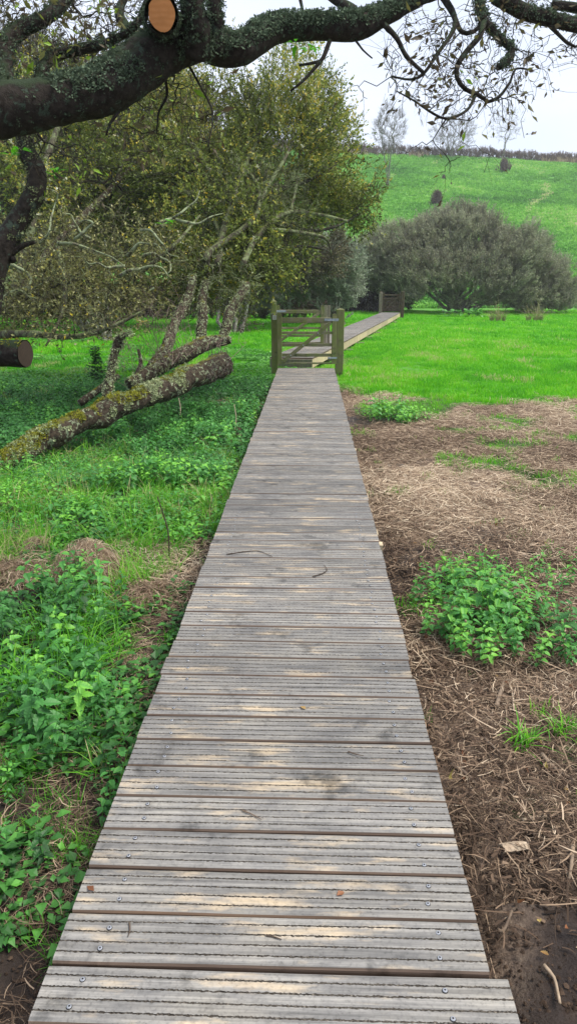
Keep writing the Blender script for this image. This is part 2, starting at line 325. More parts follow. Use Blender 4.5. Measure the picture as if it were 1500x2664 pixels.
for nm, a in (('meadow', np.maximum(me_, pa_ * 0.3)), ('straw', np.where(me_ < 0.5, st_ * 0.9, 0)), ('mud', ba_ * (1 - me_) * (d_ > 0))):
    at = g.data.attributes.new(nm, 'FLOAT', 'POINT'); at.data.foreach_set('value', np.asarray(a, np.float32).ravel())

def hill_h(x, y):
    x = np.asarray(x, float); y = np.asarray(y, float); P = np.stack([x, y], -1)
    cr_ = 142 + 0.10 * x
    tt = (y - 52) / (cr_ - 52)
    top = 24.6 - 0.03 * x
    prof = np.where(tt < 1, np.clip(tt, -0.05, 1) ** 1.12, 1.0)
    prof = prof - 0.035 * sst(0.9, 1.0, tt) * 0 - 0.12 * np.clip(tt - 1, 0, 4) ** 1.3
    return top * prof + 0.45 * fbm(P, 0.05, 3, 61) * sst(0.03, 0.2, tt) + 0.10 * fbm(P, 0.5, 4, 62) * sst(0, .1, tt)
hx = np.linspace(-190, 190, 420); hy = np.concatenate([np.linspace(49, 160, 330), np.linspace(161, 420, 40)])
X, Y = np.meshgrid(hx, hy); Z = hill_h(X, Y) - 0.02
nx, ny = len(hx), len(hy); vv = np.stack([X, Y, Z], -1).reshape(-1, 3)
ii = (np.arange(ny - 1)[:, None] * nx + np.arange(nx - 1)[None]).ravel()
t = NT('hill_pasture'); c = t.coord(); n1 = t.noise((c, 0), 0.12, 5, 0.6); n2 = t.noise((c, 0), 2.2, 6, 0.75)
a1 = t.ramp((n2, 'Fac'), [(0.32, (0.06, 0.18, 0.035)), (0.52, (0.15, 0.40, 0.06)), (0.7, (0.27, 0.55, 0.10))])
a2 = t.ramp((n2, 'Fac'), [(0.35, (0.08, 0.20, 0.06)), (0.7, (0.24, 0.44, 0.13))])
f = t.ramp((n1, 'Fac'), [(0.45, 0.0), (0.65, 1.0)]); k = t.mix((f, 0), (a1, 0), (a2, 0))
c3 = t.coord((0.5, 0.10, 0.1)); n3 = t.noise((c3, 0), 1.3, 5, 0.7); f3 = t.ramp((n3, 'Fac'), [(0.72, 0.0), (0.82, 0.6)])
k2 = t.mix((f3, 0), (k, 0), (0.33, 0.30, 0.16))
M['hill'] = t.finish((k2, 0), 0.95, (n2, 'Fac'), 1.0, 0.35, spec=0.1)
hill = mesh('hill', vv, [np.stack([ii, ii + 1, ii + nx + 1, ii + nx], -1)], M['hill'], smooth=True); tag(hill, kind='structure')
def hill_at(px, py):
    a = (px - W0 / 2) / FPX; b = (py - H0 / 2) / FPX; d = np.array([a, CT - ST * b, -ST - CT * b])
    for s in np.linspace(50, 175, 1200):
        p = np.array([0, 0, CAMZ]) + d * s
        if p[1] > 49 and hill_h(p[0], p[1]) >= p[2]: return p
    p = np.array([0, 0, CAMZ]) + d * (141 / d[1]); p[2] = hill_h(p[0], p[1]); return p

# ------------------------------------------------------------------ templates and scattering
class Tpl:
    def __init__(s): s.v, s.f, s.t = [], [], []; s.n = 0
    def add(s, v, f, t):
        v = np.asarray(v, float); s.v.append(v); s.f.append(np.asarray(f, int).reshape(-1, 3) + s.n); s.t.append(np.broadcast_to(np.asarray(t, float), (len(v),))); s.n += len(v)
    def done(s): s.V = np.concatenate(s.v); s.F = np.concatenate(s.f); s.T = np.concatenate(s.t); return s
def strip(pts, wid, side):             # ribbon of triangles, pts (k,3), wid (k,), last width 0 -> tip
    k = len(pts); L = pts - side * wid[:, None] / 2; Rr = pts + side * wid[:, None] / 2
    v = np.stack([L, Rr], 1).reshape(-1, 3); f = []
    for i in range(k - 1):
        a = 2 * i; f += [(a, a + 1, a + 3), (a, a + 3, a + 2)]
    return v, f
def tuft(nb, h, spread, w, segs=3, lean=0.5, hv=0.35, flat=0.0, tintv=0.2):
    T = Tpl()
    for b in range(nb):
        a = random.uniform(0, 6.283); r = spread * math.sqrt(random.random()); base = np.array([math.cos(a) * r, math.sin(a) * r, 0])
        q = random.uniform(0, 6.283); dr = np.array([math.cos(q), math.sin(q), 0]); hh = h * random.uniform(1 - hv, 1 + hv); ln = random.uniform(0.1, 1) * lean
        tt = np.linspace(0, 1, segs + 1)
        pts = base + dr * (hh * ln * tt ** 1.8)[:, None] + np.array([0, 0, 1]) * (hh * (tt - 0.45 * ln * tt ** 2.2) * (1 - flat))[:, None]
        wd_ = w * random.uniform(0.7, 1.3) * np.clip(1.05 - tt ** 1.7, 0.08, 1)
        sd = np.array([-dr[1], dr[0], 0]) * random.choice((-1, 1)); q2 = random.uniform(-0.8, 0.8)
        sd = nrm(sd * math.cos(q2) + dr * math.sin(q2)); v, f = strip(pts, wd_, sd)
        T.add(v, f, np.repeat(0.12 * (tt - 0.5), 2) + random.uniform(-tintv, tintv))
    return T.done()
def leaf(T, base, d, up, L, wd_, tint, lod=1, droop=0.3, fold=0.25):
    d = nrm(d); s = nrm(np.cross(up, d)); u = np.cross(d, s)
    if lod == 0:
        n = 10
        tt = np.linspace(0, 1, n + 1); w = wd_ * np.sin(math.pi * np.clip(tt, 0, 1) ** 0.62) ** 0.9 * (1 - 0.22 * (np.arange(n + 1) % 2)); w[0] = wd_ * 0.1; w[-1] = 0.001
        cpt = base + d * (L * tt)[:, None] - u * (droop * L * tt ** 2)[:, None]
        back = d * (0.06 * L)
        l = cpt - s * w[:, None] + u * (fold * w)[:, None] + back * (np.arange(n + 1) % 2)[:, None]; r = cpt + s * w[:, None] + u * (fold * w)[:, None] + back * (np.arange(n + 1) % 2)[:, None]
        v = np.stack([l, cpt, r], 1).reshape(-1, 3); f = []
        for i in range(n):
            a = 3 * i; f += [(a, a + 1, a + 4), (a, a + 4, a + 3), (a + 1, a + 2, a + 5), (a + 1, a + 5, a + 4)]
        T.add(v, f, tint + np.tile([0.05, -0.12, 0.05], n + 1))
    elif lod == 1:
        m1 = base + d * L * 0.42 - u * droop * L * 0.15; tip = base + d * L - u * droop * L
        v = [base, m1 - s * wd_ + u * fold * wd_, m1, m1 + s * wd_ + u * fold * wd_, tip]
        T.add(v, [(0, 1, 2), (0, 2, 3), (1, 4, 2), (2, 4, 3)], tint)
    else:
        m1 = base + d * L * 0.45; T.add([base, m1 - s * wd_, m1 + s * wd_, base + d * L - u * droop * L], [(0, 1, 2), (1, 3, 2)], tint)
def stem(T, pts, r, tint, ns=3):
    pts = np.asarray(pts, float); k = len(pts); d = nrm(pts[-1] - pts[0]); a = nrm(np.cross(d, [0.3, 0.2, 1.0] if abs(d[2]) < 0.9 else [1, 0, 0])); b = np.cross(d, a)
    rr = np.linspace(r, r * 0.45, k); an = np.arange(ns) * 2 * math.pi / ns
    v = (pts[:, None] + rr[:, None, None] * (np.cos(an)[None, :, None] * a + np.sin(an)[None, :, None] * b)).reshape(-1, 3); f = []
    for i in range(k - 1):
        for j in range(ns):
            p, q = i * ns + j, i * ns + (j + 1) % ns; f += [(p, q, q + ns), (p, q + ns, p + ns)]
    T.add(v, f, tint)
def nettle(h, nodes, L, lod):
    T = Tpl(); lx, ly = random.uniform(-.2, .2), random.uniform(-.2, .2)
    top = np.array([lx * h, ly * h, h]); stem(T, [np.zeros(3), top * 0.5 + [0.01, 0, 0], top], 0.003, 0.25, 3)
    for k in range(nodes):
        fr = 0.25 + 0.75 * k / (nodes - 1); p = top * fr; a0 = (k % 2) * math.pi / 2 + random.uniform(-.3, .3); ll = L * (0.75 + 0.4 * math.sin(math.pi * min(1, fr * 0.9))) * (0.5 if fr > 0.97 else 1) * random.uniform(.8, 1.15)
        for j in (0, 1):
            a = a0 + j * math.pi + random.uniform(-.2, .2); el = random.uniform(-0.25, 0.35) + 0.4 * (fr > 0.9)
            d = np.array([math.cos(a) * math.cos(el), math.sin(a) * math.cos(el), math.sin(el)])
            leaf(T, p + d * ll * 0.2, d, np.array([0, 0, 1.0]), ll, ll * 0.33, random.uniform(-.12, .12) + 0.22 * (fr - 0.5), lod, random.uniform(.15, .5))
    return T.done()
def rosette(n, L, h, lod=1, wr=0.38):
    T = Tpl()
    for k in range(n):
        a = random.uniform(0, 6.283); r = random.uniform(0, 1) * h * 1.2; el = random.uniform(-.1, .7)
        p = np.array([math.cos(a) * r, math.sin(a) * r, random.uniform(0.2, 1) * h]); d = np.array([math.cos(a) * math.cos(el), math.sin(a) * math.cos(el), math.sin(el)])
        ll = L * random.uniform(.6, 1.2); leaf(T, p, d, np.array([0, 0, 1.0]), ll, ll * wr, random.uniform(-.2, .2), lod, random.uniform(0, .6))
    return T.done()
def litter(n, rad, L, w, zt, tlo, thi, curve=0.3, segs=3):
    T = Tpl()
    for k in range(n):
        a = random.uniform(0, 6.283); r = rad * math.sqrt(random.random()); p = np.array([math.cos(a) * r, math.sin(a) * r, random.uniform(0.002, zt)])
        q = random.uniform(0, 6.283); d = np.array([math.cos(q), math.sin(q), random.uniform(-.25, .25)]); sd = np.array([-math.sin(q), math.cos(q), random.uniform(-.6, .6)]); sd = nrm(sd)
        ll = L * random.uniform(.3, 1.3) ; tt = np.linspace(-.5, .5, segs + 1); cv = random.uniform(-curve, curve)
        pts = p + d * (ll * tt)[:, None] + np.array([-d[1], d[0], 0]) * (cv * ll * 4 * tt ** 2)[:, None] + np.array([0, 0, 1]) * (random.uniform(-.1, .35) * ll * (0.25 - tt ** 2))[:, None]
        wd_ = w * random.uniform(.5, 1.6) * np.ones(segs + 1); wd_[-1] *= 0.3
        v, f = strip(pts, wd_, sd); T.add(v, f, random.uniform(tlo, thi))
    return T.done()
def twigleaf(L, nl, ll, lw, tw=0.003, lod=2, spread=0.9, tws=0.0):
    T = Tpl(); b = np.array([random.uniform(-.2, .2) * L, random.uniform(-.2, .2) * L, L]); pts = [np.zeros(3), b * 0.5 + np.array([random.uniform(-.06, .06) * L, 0, 0]), b]
    stem(T, pts, tw, -0.35, 3)
    for k in range(nl):
        fr = random.uniform(0.1, 1); p = b * fr; a = random.uniform(0, 6.283); e = random.uniform(0.2, 1.1) * spread
        d = np.array([math.cos(a) * math.sin(e), math.sin(a) * math.sin(e), math.cos(e)]); up = nrm(rng.normal(size=3))
        q = ll * random.uniform(.6, 1.25); leaf(T, p, d, up, q, q * lw, random.uniform(-.22, .22), lod, random.uniform(0, .3))
    return T.done()
def broom(L, nt_, nl, ll, lw, tw=0.004, sp=0.6):
    T = Tpl()
    for k in range(nt_):
        a = random.uniform(0, 6.283); e = random.uniform(0, sp); d = np.array([math.cos(a) * math.sin(e), math.sin(a) * math.sin(e), math.cos(e)]); q = L * random.uniform(.5, 1.1); o = np.array([random.uniform(-.1, .1), random.uniform(-.1, .1), 0]) * L
        stem(T, [o, o + d * q * 0.55 + rng.normal(size=3) * 0.03 * L, o + d * q], tw, -0.3 + random.uniform(-.1, .1), 3)
        for j in range(nl):
            fr = random.uniform(.25, 1); u = nrm(rng.normal(size=3)); s = ll * random.uniform(.6, 1.3)
            leaf(T, o + d * q * fr, nrm(d * 0.8 + rng.normal(size=3) * 0.5), u, s, s * lw, random.uniform(-.25, .25), 2, 0.1)
    return T.done()
def scatter(name, tpls, P, mats, dirs=None, scale=1.0, tint=0.5, kind='stuff', parent=None, seed=0, smooth=False):
    r = np.random.default_rng(seed + 100); P = np.asarray(P, float); n = len(P)
    if n == 0: return None
    scale = np.broadcast_to(np.asarray(scale, float), (n,)); tint = np.broadcast_to(np.asarray(tint, float), (n,))
    which = r.integers(0, len(tpls), n); VV, FF, TT = [], [], []; off = 0
    yaw = r.uniform(0, 2 * math.pi, n)
    for k, T in enumerate(tpls):
        ix = np.where(which == k)[0]
        if not len(ix): continue
        zax = nrm(dirs[ix]) if dirs is not None else nrm(np.stack([r.normal(0, .08, len(ix)), r.normal(0, .08, len(ix)), np.ones(len(ix))], -1))
        ref = np.stack([np.cos(yaw[ix]), np.sin(yaw[ix]), r.normal(0, .3, len(ix))], -1)
        xax = nrm(np.cross(ref, zax)); yax = np.cross(zax, xax)
        Rm = np.stack([xax, yax, zax], -1)                       # columns
        vv = np.einsum('nij,mj->nmi', Rm, T.V) * scale[ix][:, None, None] + P[ix][:, None]
        ff = T.F[None] + (np.arange(len(ix)) * len(T.V))[:, None, None] + off
        VV.append(vv.reshape(-1, 3)); FF.append(ff.reshape(-1, 3)); TT.append((T.T[None] + tint[ix][:, None]).ravel()); off += len(ix) * len(T.V)
    o = mesh(name, np.concatenate(VV), [np.concatenate(FF)], mats, parent, tint=np.clip(np.concatenate(TT), 0, 1), smooth=smooth)
    if kind: o['kind'] = kind
    return o
def rnd_pts(n, x0, x1, y0, y1, seed):
    r = np.random.default_rng(seed); return r.uniform(x0, x1, n), r.uniform(y0, y1, n)
def infov(x, y, m=0.6):
    zc = y * CT + CAMZ * ST; return (abs(x) < 0.406 * zc + m) & (y > 0.7)
def gp(x, y, dz=0.0): return np.stack([x, y, gz(x, y) + dz], -1)

# ------------------------------------------------------------------ solid pieces
def bar(name, a, b, w, h, mat, parent, up=(0, 0, 1), ch=0.006, segs=6, jit=0.002, cap=0.0):
    """chamfered timber from a to b in the parent's coordinates; w across, h along 'up'"""
    a, b = np.asarray(a, float), np.asarray(b, float); d = nrm(b - a); u = np.asarray(up, float); s = nrm(np.cross(d, u)); u = np.cross(s, d)
    hw, hh = w / 2, h / 2
    pr = np.array([(-hw + ch, -hh), (hw - ch, -hh), (hw, -hh + ch), (hw, hh - ch), (hw - ch, hh), (-hw + ch, hh), (-hw, hh - ch), (-hw, -hh + ch)])
    k = segs + 1; L = np.linalg.norm(b - a); tt = np.linspace(0, 1, k)
    pts = a + (b - a) * tt[:, None]; r = np.random.default_rng(int(abs(a.sum() * 1000) + abs(b.sum() * 777)) % 99999)
    jt = r.normal(0, jit, (k, 2)); prs = pr[None] + jt[:, None]
    v = (pts[:, None] + prs[..., :1] * s + prs[..., 1:] * u).reshape(-1, 3); f = []
    for i in range(k - 1):
        for j in range(8): p, q = i * 8 + j, i * 8 + (j + 1) % 8; f.append((p, q, q + 8, p + 8))
    n = len(v); caps = [[0 + j for j in range(8)][::-1]]
    if cap > 0:                                                   # pyramid top
        v = np.concatenate([v, [b + d * cap]]); last = (k - 1) * 8
        tri = [(last + j, last + (j + 1) % 8, n) for j in range(8)]
        return mesh(name, v, [f, caps, tri], mat, parent)
    caps.append([(k - 1) * 8 + j for j in range(8)])
    return mesh(name, v, [f, caps], mat, parent)
def ball_disc(cx, cy, cz, r, ns=10, h=0.0015):
    an = np.arange(ns) * 2 * math.pi / ns
    ring = np.stack([cx + r * np.cos(an), cy + r * np.sin(an), np.full(ns, cz)], -1); r2 = np.stack([cx + r * .8 * np.cos(an), cy + r * .8 * np.sin(an), np.full(ns, cz + h)], -1)
    return ring, r2

# ------------------------------------------------------------------ boardwalks
BW, PITCH, BT = 0.1430, 0.1505, 0.030
def board_mesh(name, L, nseg, ngr, seed, fray=True, fixed=False):
    r = np.random.default_rng(seed); prof = [(-BW / 2 + 0.002, -BT), (-BW / 2, -BT + 0.004), (-BW / 2, -0.009), (-BW / 2 + 0.003, -0.0028), (-BW / 2 + 0.010, 0)]
    mi = [1, 1, 1, 0]
    gw, gd = 0.0044, 0.0030
    cs = np.linspace(-BW / 2 + 0.027, BW / 2 - 0.027, ngr)
    for c_ in cs:
        prof += [(c_ - gw * .95, 0), (c_ - gw / 2, -.0002), (c_ - gw / 3, -gd), (c_ + gw / 3, -gd), (c_ + gw / 2, -.0002), (c_ + gw * .95, 0)]; mi += [0, 0, 2, 2, 2, 0]
    prof += [(BW / 2 - 0.010, 0), (BW / 2 - 0.003, -0.0028), (BW / 2, -0.009), (BW / 2, -BT + 0.004), (BW / 2 - 0.002, -BT)]; mi += [0, 0, 1, 1, 1]
    mi = mi[:len(prof) - 1] + [1]
    prof = np.array(prof); k = len(prof); X_ = np.linspace(-L / 2, L / 2, nseg + 1)
    v = np.zeros((nseg + 1, k, 3)); v[..., 0] = X_[:, None]; v[..., 1] = prof[:, 0]; v[..., 2] = prof[:, 1]
    for q in range(ngr):
        b0 = 5 + 6 * q
        for j, amp in ((1, 0.0006), (4, 0.0009)):
            v[:, b0 + j, 1] += r.normal(0, amp, nseg + 1) * (1 if fray else .3); v[:, b0 + j, 2] += r.uniform(-0.0008, 0.0007, nseg + 1)
        lift = np.clip(fbm(np.stack([X_ * 6, np.full_like(X_, seed + q)], -1), 1, 3, 6) * .004 + .0006, 0, .003)
        v[:, b0 + 2, 2] += r.uniform(-.0008, .0016, nseg + 1) + lift; v[:, b0 + 3, 2] += r.uniform(-.0008, .0016, nseg + 1) + lift
    wv = fbm(np.stack([X_ * 3, np.full_like(X_, seed)], -1), 1, 3, 5) * 0.0015; v[..., 2] += wv[:, None]; v[..., 1] += (fbm(np.stack([X_ * 2, np.full_like(X_, seed + 9)], -1), 1, 2, 5) * 0.0015)[:, None]
    v = v.reshape(-1, 3); i, j = np.meshgrid(np.arange(nseg), np.arange(k), indexing='ij'); i = i.ravel(); j = j.ravel(); jn = (j + 1) % k
    f = np.stack([i * k + j, (i + 1) * k + j, (i + 1) * k + jn, i * k + jn], -1); midx = np.array(mi)[j]
    c0 = np.arange(k)[None][:, ::-1]; c1 = np.arange(k)[None] + nseg * k
    f = f[:, ::-1]
    F_ = [f]; mid = list(midx)
    me = mesh(name, v, [f, c0[:, ::-1], c1[:, ::-1]], [M['deck'], M['deck_edge'], M['dirt']], None, mid + [1, 1])
    return me
def screw_mesh():
    T = []; ns = 12; an = np.arange(ns) * 2 * math.pi / ns; v = []
    for r_, z in ((0.0075, -0.001), (0.0062, 0.0005), (0.0052, 0.0016), (0.0024, 0.0018), (0.0015, 0.0004)):
        v.append(np.stack([r_ * np.cos(an), r_ * np.sin(an), np.full(ns, z)], -1))
    v = np.concatenate(v); f = []; m = []
    for i in range(4):
        for j in range(ns): p, q = i * ns + j, i * ns + (j + 1) % ns; f.append((p, q, q + ns, p + ns)); m.append((1, 0, 0, 1)[i])
    cap = [[4 * ns + j for j in range(ns)]]
    o = mesh('screw', v, [f, cap], [M['screw'], M['recess']], None, m + [1]); return o
screw0 = screw_mesh(); screw_used = [False]
def put_screw(parent, x, y):
    o = screw0 if not screw_used[0] else screw0.copy()
    if screw_used[0]: COL.objects.link(o)
    screw_used[0] = True; o.parent = parent; o.location = (x, y, 0.0012); o.rotation_euler = (random.uniform(-.08, .08), random.uniform(-.08, .08), random.uniform(0, 6))
near_protos = [board_mesh('board', W1, 260, 4, 40 + k) for k in range(4)]
far_protos = [board_mesh('board', W1, 60, 4, 60 + k, False) for k in range(4)]
d2_protos = [board_mesh('board', W2, 30, 4, 80 + k, False) for k in range(3)]
used = set()
def inst(proto):
    if proto.name not in used: used.add(proto.name); return proto
    o = proto.copy(); COL.objects.link(o); return o
ang1 = math.atan2(N1[1], N1[0]); ang2 = math.atan2(N2[1], N2[0])
root = empty('boardwalk', (*Pn[:2], 0), 'long straight grey grooved timber boardwalk running from the foreground to the first gate', 'boardwalk')
nb = int(round(L1 / PITCH)); pt = L1 / nb
for k in range(nb):
    p = Pn + D1 * (pt * (k + 0.5)); o = inst(random.choice(near_protos if k < 26 else far_protos))
    o.parent = root; j = random.gauss(0, 0.0025)
    o.location = (p[0] - Pn[0] + N1[0] * j, p[1] - Pn[1] + N1[1] * j + random.gauss(0, .0008), DZ + random.gauss(0, 0.0012))
    o.rotation_euler = (random.gauss(0, .006), random.gauss(0, .0015), ang1 + random.gauss(0, .0022) + (math.pi if random.random() < .5 else 0))
    if k < 24:
        for sx in (-1, 1):
            for sy in (-1, 1): put_screw(o, sx * (W1 / 2 - 0.115 + random.gauss(0, .006)), sy * 0.032 + random.gauss(0, .004))
# joists and crossbeams under it
def dlocal(s, d, z): p = D1 * s + N1 * d; return (p[0], p[1], z)
for sd in (-1, 0, 1): bar('joist', dlocal(0.0, sd * (W1 / 2 - 0.09), DZ - 0.03 - 0.08), dlocal(L1, sd * (W1 / 2 - 0.09), DZ - 0.03 - 0.08), 0.05, 0.15, M['deck_edge'], root, segs=20)
for s in (3.44, 6.0, 8.4, 10.8): bar('crossbeam', dlocal(s, -W1 / 2 - 0.02, 0.10), dlocal(s, W1 / 2 + 0.035, 0.10), 0.09, 0.22, M['fascia'], root)
bar('crossbeam', dlocal(3.05, W1 / 2 - 0.2, 0.245), dlocal(3.05, W1 / 2 + 0.03, 0.245), 0.06, 0.05, M['fascia'], root)
# the nearer section with longer boards
r0 = empty('boardwalk', (*(Pn - D1 * 1.2)[:2], 0), 'wider boardwalk section with longer boards at the very bottom of the photo', 'boardwalk')
lp = [board_mesh('board', W1 + 0.045, 260, 4, 20 + k) for k in range(2)]
for k in range(7):
    o = inst(lp[k % 2]); p = Pn - D1 * (pt * (k + 0.5) + 0.002) + N1 * 0.018 - (Pn - D1 * 1.2)
    o.parent = r0; o.location = (p[0], p[1], DZ - 0.004); o.rotation_euler = (0, 0, ang1 + random.gauss(0, .003))
    for sx in (-1, 1):
        for sy in (-1, 1): put_screw(o, sx * (W1 / 2 - 0.10) - 0.03 + random.gauss(0, .006), sy * 0.034)
for sd in (-1, 1): 
    a = D1 * 0.1 + N1 * sd * 0.42; b = D1 * 1.17 + N1 * sd * 0.42; bar('joist', (a[0], a[1], 0.19), (b[0], b[1], 0.19), 0.06, 0.15, M['deck_edge'], r0)
# second boardwalk
r2 = empty('boardwalk', (*C2[:2], 0), 'raised boardwalk with pale side boards crossing the meadow to the far gate', 'boardwalk')
nb = int(round(L2 / PITCH)); p2 = L2 / nb; far_v = []
def d2l(s, d, z): p = D2 * s + N2 * d; return (p[0], p[1], z)
for k in range(min(nb, 100)):
    p = D2 * (p2 * (k + 0.5)); o = inst(random.choice(d2_protos)); o.parent = r2
    o.location = (p[0], p[1], DZ + random.gauss(0, .002)); o.rotation_euler = (0, random.gauss(0, .003), ang2 + random.gauss(0, .003))
src = d2_protos[0].data; nv = len(src.vertices); co = np.zeros(nv * 3, np.float32); src.vertices.foreach_get('co', co); co = co.reshape(-1, 3)
bx = co.copy(); sel = []
if nb > 100:
    vs, fs = [], []; n0 = 0
    for k in range(100, nb):
        c_, s_ = math.cos(ang2), math.sin(ang2); jz = random.gauss(0, .002)
        q = np.array([(x, y, z) for x in (-W2 / 2, W2 / 2) for y in (-BW / 2, BW / 2) for z in (-BT, jz)])
        p = D2 * (p2 * (k + .5)); vs.append(np.stack([q[:, 0] * c_ - q[:, 1] * s_ + p[0], q[:, 0] * s_ + q[:, 1] * c_ + p[1], q[:, 2] + DZ], -1))
        fs += [np.array(f_) + n0 for f_ in ((0, 1, 3, 2), (4, 6, 7, 5), (0, 4, 5, 1), (2, 3, 7, 6), (1, 5, 7, 3), (0, 2, 6, 4))]; n0 += 8
    tag(mesh('board', np.concatenate(vs), [fs], M['deck'], r2), kind='stuff')
s = 0.0; k = 0
while s < L2 - 0.2:
    e = min(L2, s + 2.35)
    for sd in (-1, 1): bar('side_board', d2l(s + 0.003, sd * (W2 / 2 - 0.024), DZ - BT - 0.097), d2l(e - 0.003, sd * (W2 / 2 - 0.024), DZ - BT - 0.097), 0.04, 0.19, M['fascia'], r2, jit=.001)
    if k > 0: bar('crossbeam', d2l(s, -W2 / 2 - 0.12, 0.03), d2l(s, W2 / 2 + 0.2, 0.03), 0.14, 0.085, M['greywood_z'], r2)
    s = e; k += 1
bar('end_board', d2l(-0.022, -W2 / 2 + 0.006, DZ - BT - 0.10), d2l(-0.022, W2 / 2 - 0.006, DZ - BT - 0.10), 0.04, 0.2, M['greywood_z'], r2)
bar('crossbeam', d2l(0.10, -W2 / 2 + 0.06, 0.03), d2l(0.10, W2 / 2 + 0.02, 0.03), 0.14, 0.09, M['greywood_z'], r2)

# ------------------------------------------------------------------ gates
def post(px, zc, wd_, top, base, label, mat='gatewood_z', cap=0.02, kind_='gate_post', rot=0.0):
    p = V(px, 0, zc); x = (px - W0 / 2) / FPX * zc; y = (zc - (CAMZ - top) * ST) / CT
    e = None; o = bar(kind_, (0, 0, base), (0, 0, top), wd_, wd_, M[mat], None, up=(math.sin(rot), math.cos(rot), 0), ch=0.008, segs=8, jit=.0015, cap=cap)
    o.location = (x, y, 0); tag(o, label, 'gate post'); return o
pA_l = post(713.5, 13.95, 0.125, 1.262, -0.1, 'near left gate post with a small white sign near its top', cap=0.012)
pA_r = post(884.8, 13.9, 0.155, 1.35, -0.1, 'tall square mossy post hinging the near gate on its right side', cap=0.022)
pB_l = post(712, 17.6, 0.135, 1.395, -0.05, 'farther left post with pyramid cap rising behind the post with the white sign', cap=0.03)
pB_r = post(846.5, 18.2, 0.075, 1.275, -0.05, 'thin grey latch post of the second gate, the left one of its pair', 'greywood_z', 0.0)
pB_r2 = post(855, 18.35, 0.07, 1.275, -0.05, 'thin grey latch post of the second gate, the right one of its pair', 'greywood_z', 0.0)
sg = empty('sign', (pA_l.location[0] + 0.004, pA_l.location[1] - 0.066, 1.2), 'small white rectangular sign fixed to the near left gate post', 'sign')
def quadbox(name, cx, cz, w, h, th, mat, parent, y=0):
    v = [(cx - w / 2, y, cz - h / 2), (cx + w / 2, y, cz - h / 2), (cx + w / 2, y, cz + h / 2), (cx - w / 2, y, cz + h / 2)]; v += [(a, b + th, c_) for a, b, c_ in v]
    return mesh(name, v, [[(0, 1, 2, 3), (5, 4, 7, 6), (0, 4, 5, 1), (1, 5, 6, 2), (2, 6, 7, 3), (3, 7, 4, 0)]], mat, parent)
quadbox('plate', 0, 0, 0.078, 0.085, 0.003, M['label'], sg, 0)
vv_, ff_ = [], []; n0 = 0
for cz_, ww, hh_ in ((0.022, 0.062, 0.005), (0.010, 0.062, 0.004), (-0.003, 0.052, 0.003), (-0.010, 0.052, 0.003), (-0.017, 0.048, 0.003), (-0.024, 0.05, 0.003)):
    vv_ += [(-ww / 2, -0.0012, cz_ - hh_ / 2), (ww / 2, -0.0012, cz_ - hh_ / 2), (ww / 2, -0.0012, cz_ + hh_ / 2), (-ww / 2, -0.0012, cz_ + hh_ / 2)]; ff_.append((n0, n0 + 1, n0 + 2, n0 + 3)); n0 += 4
mesh('print', vv_, [ff_], M['print'], sg)
def gate(x0, x1, y0, label, heights, hinge, mat='gatewood', matz='gatewood_z', stile_h=0.97, brace=True, ang=0.0, origin=None, zb=DZ, cat='gate', stw=0.085):
    w = x1 - x0; e = empty('gate', (x0, y0, zb), label, cat); e.rotation_euler = (0, 0, ang)
    for x_ in (stw / 2, w - stw / 2):
        hb_ = stile_h
        o = bar('stile', (x_, 0, 0.02), (x_, 0, hb_ - stw * 0.35), stw, 0.07, M[matz], e, up=(0, 1, 0), jit=.001)
        # rounded head
        an = np.linspace(0, math.pi, 9); top = hb_ - stw * 0.35 + 0.001
        ring = [(x_ + stw / 2 * math.cos(a), -0.034, top + stw * 0.42 * math.sin(a)) for a in an]; back = [(a, 0.034, c_) for a, b, c_ in ring]; n = len(ring)
        f = [(i, i + 1, n + i + 1, n + i) for i in range(n - 1)]
        mesh('stile_head', ring + back, [f, [list(range(n))[::-1]], [list(range(n, 2 * n))]], M[matz], o)
    for z, h_ in heights: bar('rail', (stw + .001, 0, z), (w - stw - .001, 0, z), 0.032, h_, M[mat], e, segs=10, jit=.0015)
    if brace:
        a, b = (stw + .02, 0.07), (w - stw - .03, heights[0][0] - 0.045)
        if brace == 2: a, b = (stw + .02, 0.12), (w - stw - .03, heights[0][0] - 0.03)
        bar('brace', (a[0], -0.033, a[1]), (b[0], -0.033, b[1]), 0.028, 0.07, M[mat], e, up=(0, 0, 1), jit=.001)
        for z, h_ in heights[1:-1]:
            fr = (z - a[1]) / (b[1] - a[1]); xx = a[0] + (b[0] - a[0]) * fr; rg, r2_ = ball_disc(xx, z, 0, 0.012, 8, .005)
            v = [(p[0], -0.0475 - p[2], p[1]) for p in np.concatenate([rg, r2_])]; f = [(j, (j + 1) % 8, 8 + (j + 1) % 8, 8 + j) for j in range(8)]
            mesh('bolt', v, [f, [[8 + j for j in range(8)]]], M['metal'], e)
    z = heights[0][0]
    if hinge == 'r': bar('hinge_strap', (w - 0.235, -0.021, z + .01), (w + 0.04, -0.040, z + .01), 0.006, 0.045, M['metal'], e, ch=.001, jit=0); bar('hinge_strap', (w - 0.16, -0.04, 0.14), (w + .02, -0.04, 0.14), 0.006, 0.03, M['metal'], e, ch=.001, jit=0)
    if hinge == 'l': bar('hinge_strap', (-0.09, -0.075, z + .01), (0.24, -0.040, z + .01), 0.007, 0.05, M['metal'], e, ch=.001, jit=0)
    return e
def xat(px, zc): return (px - W0 / 2) / FPX * zc
yA = (13.9 - 1.1 * ST) / CT; yB = (18.1 - 1.1 * ST) / CT
gate(xat(721.6, 13.9), xat(873.6, 13.9), yA, 'near wooden field gate with five mossy rails, hinged on the tall right post', [(.854, .10), (.617, .052), (.386, .06), (.19, .062), (.035, .035)], 'r')
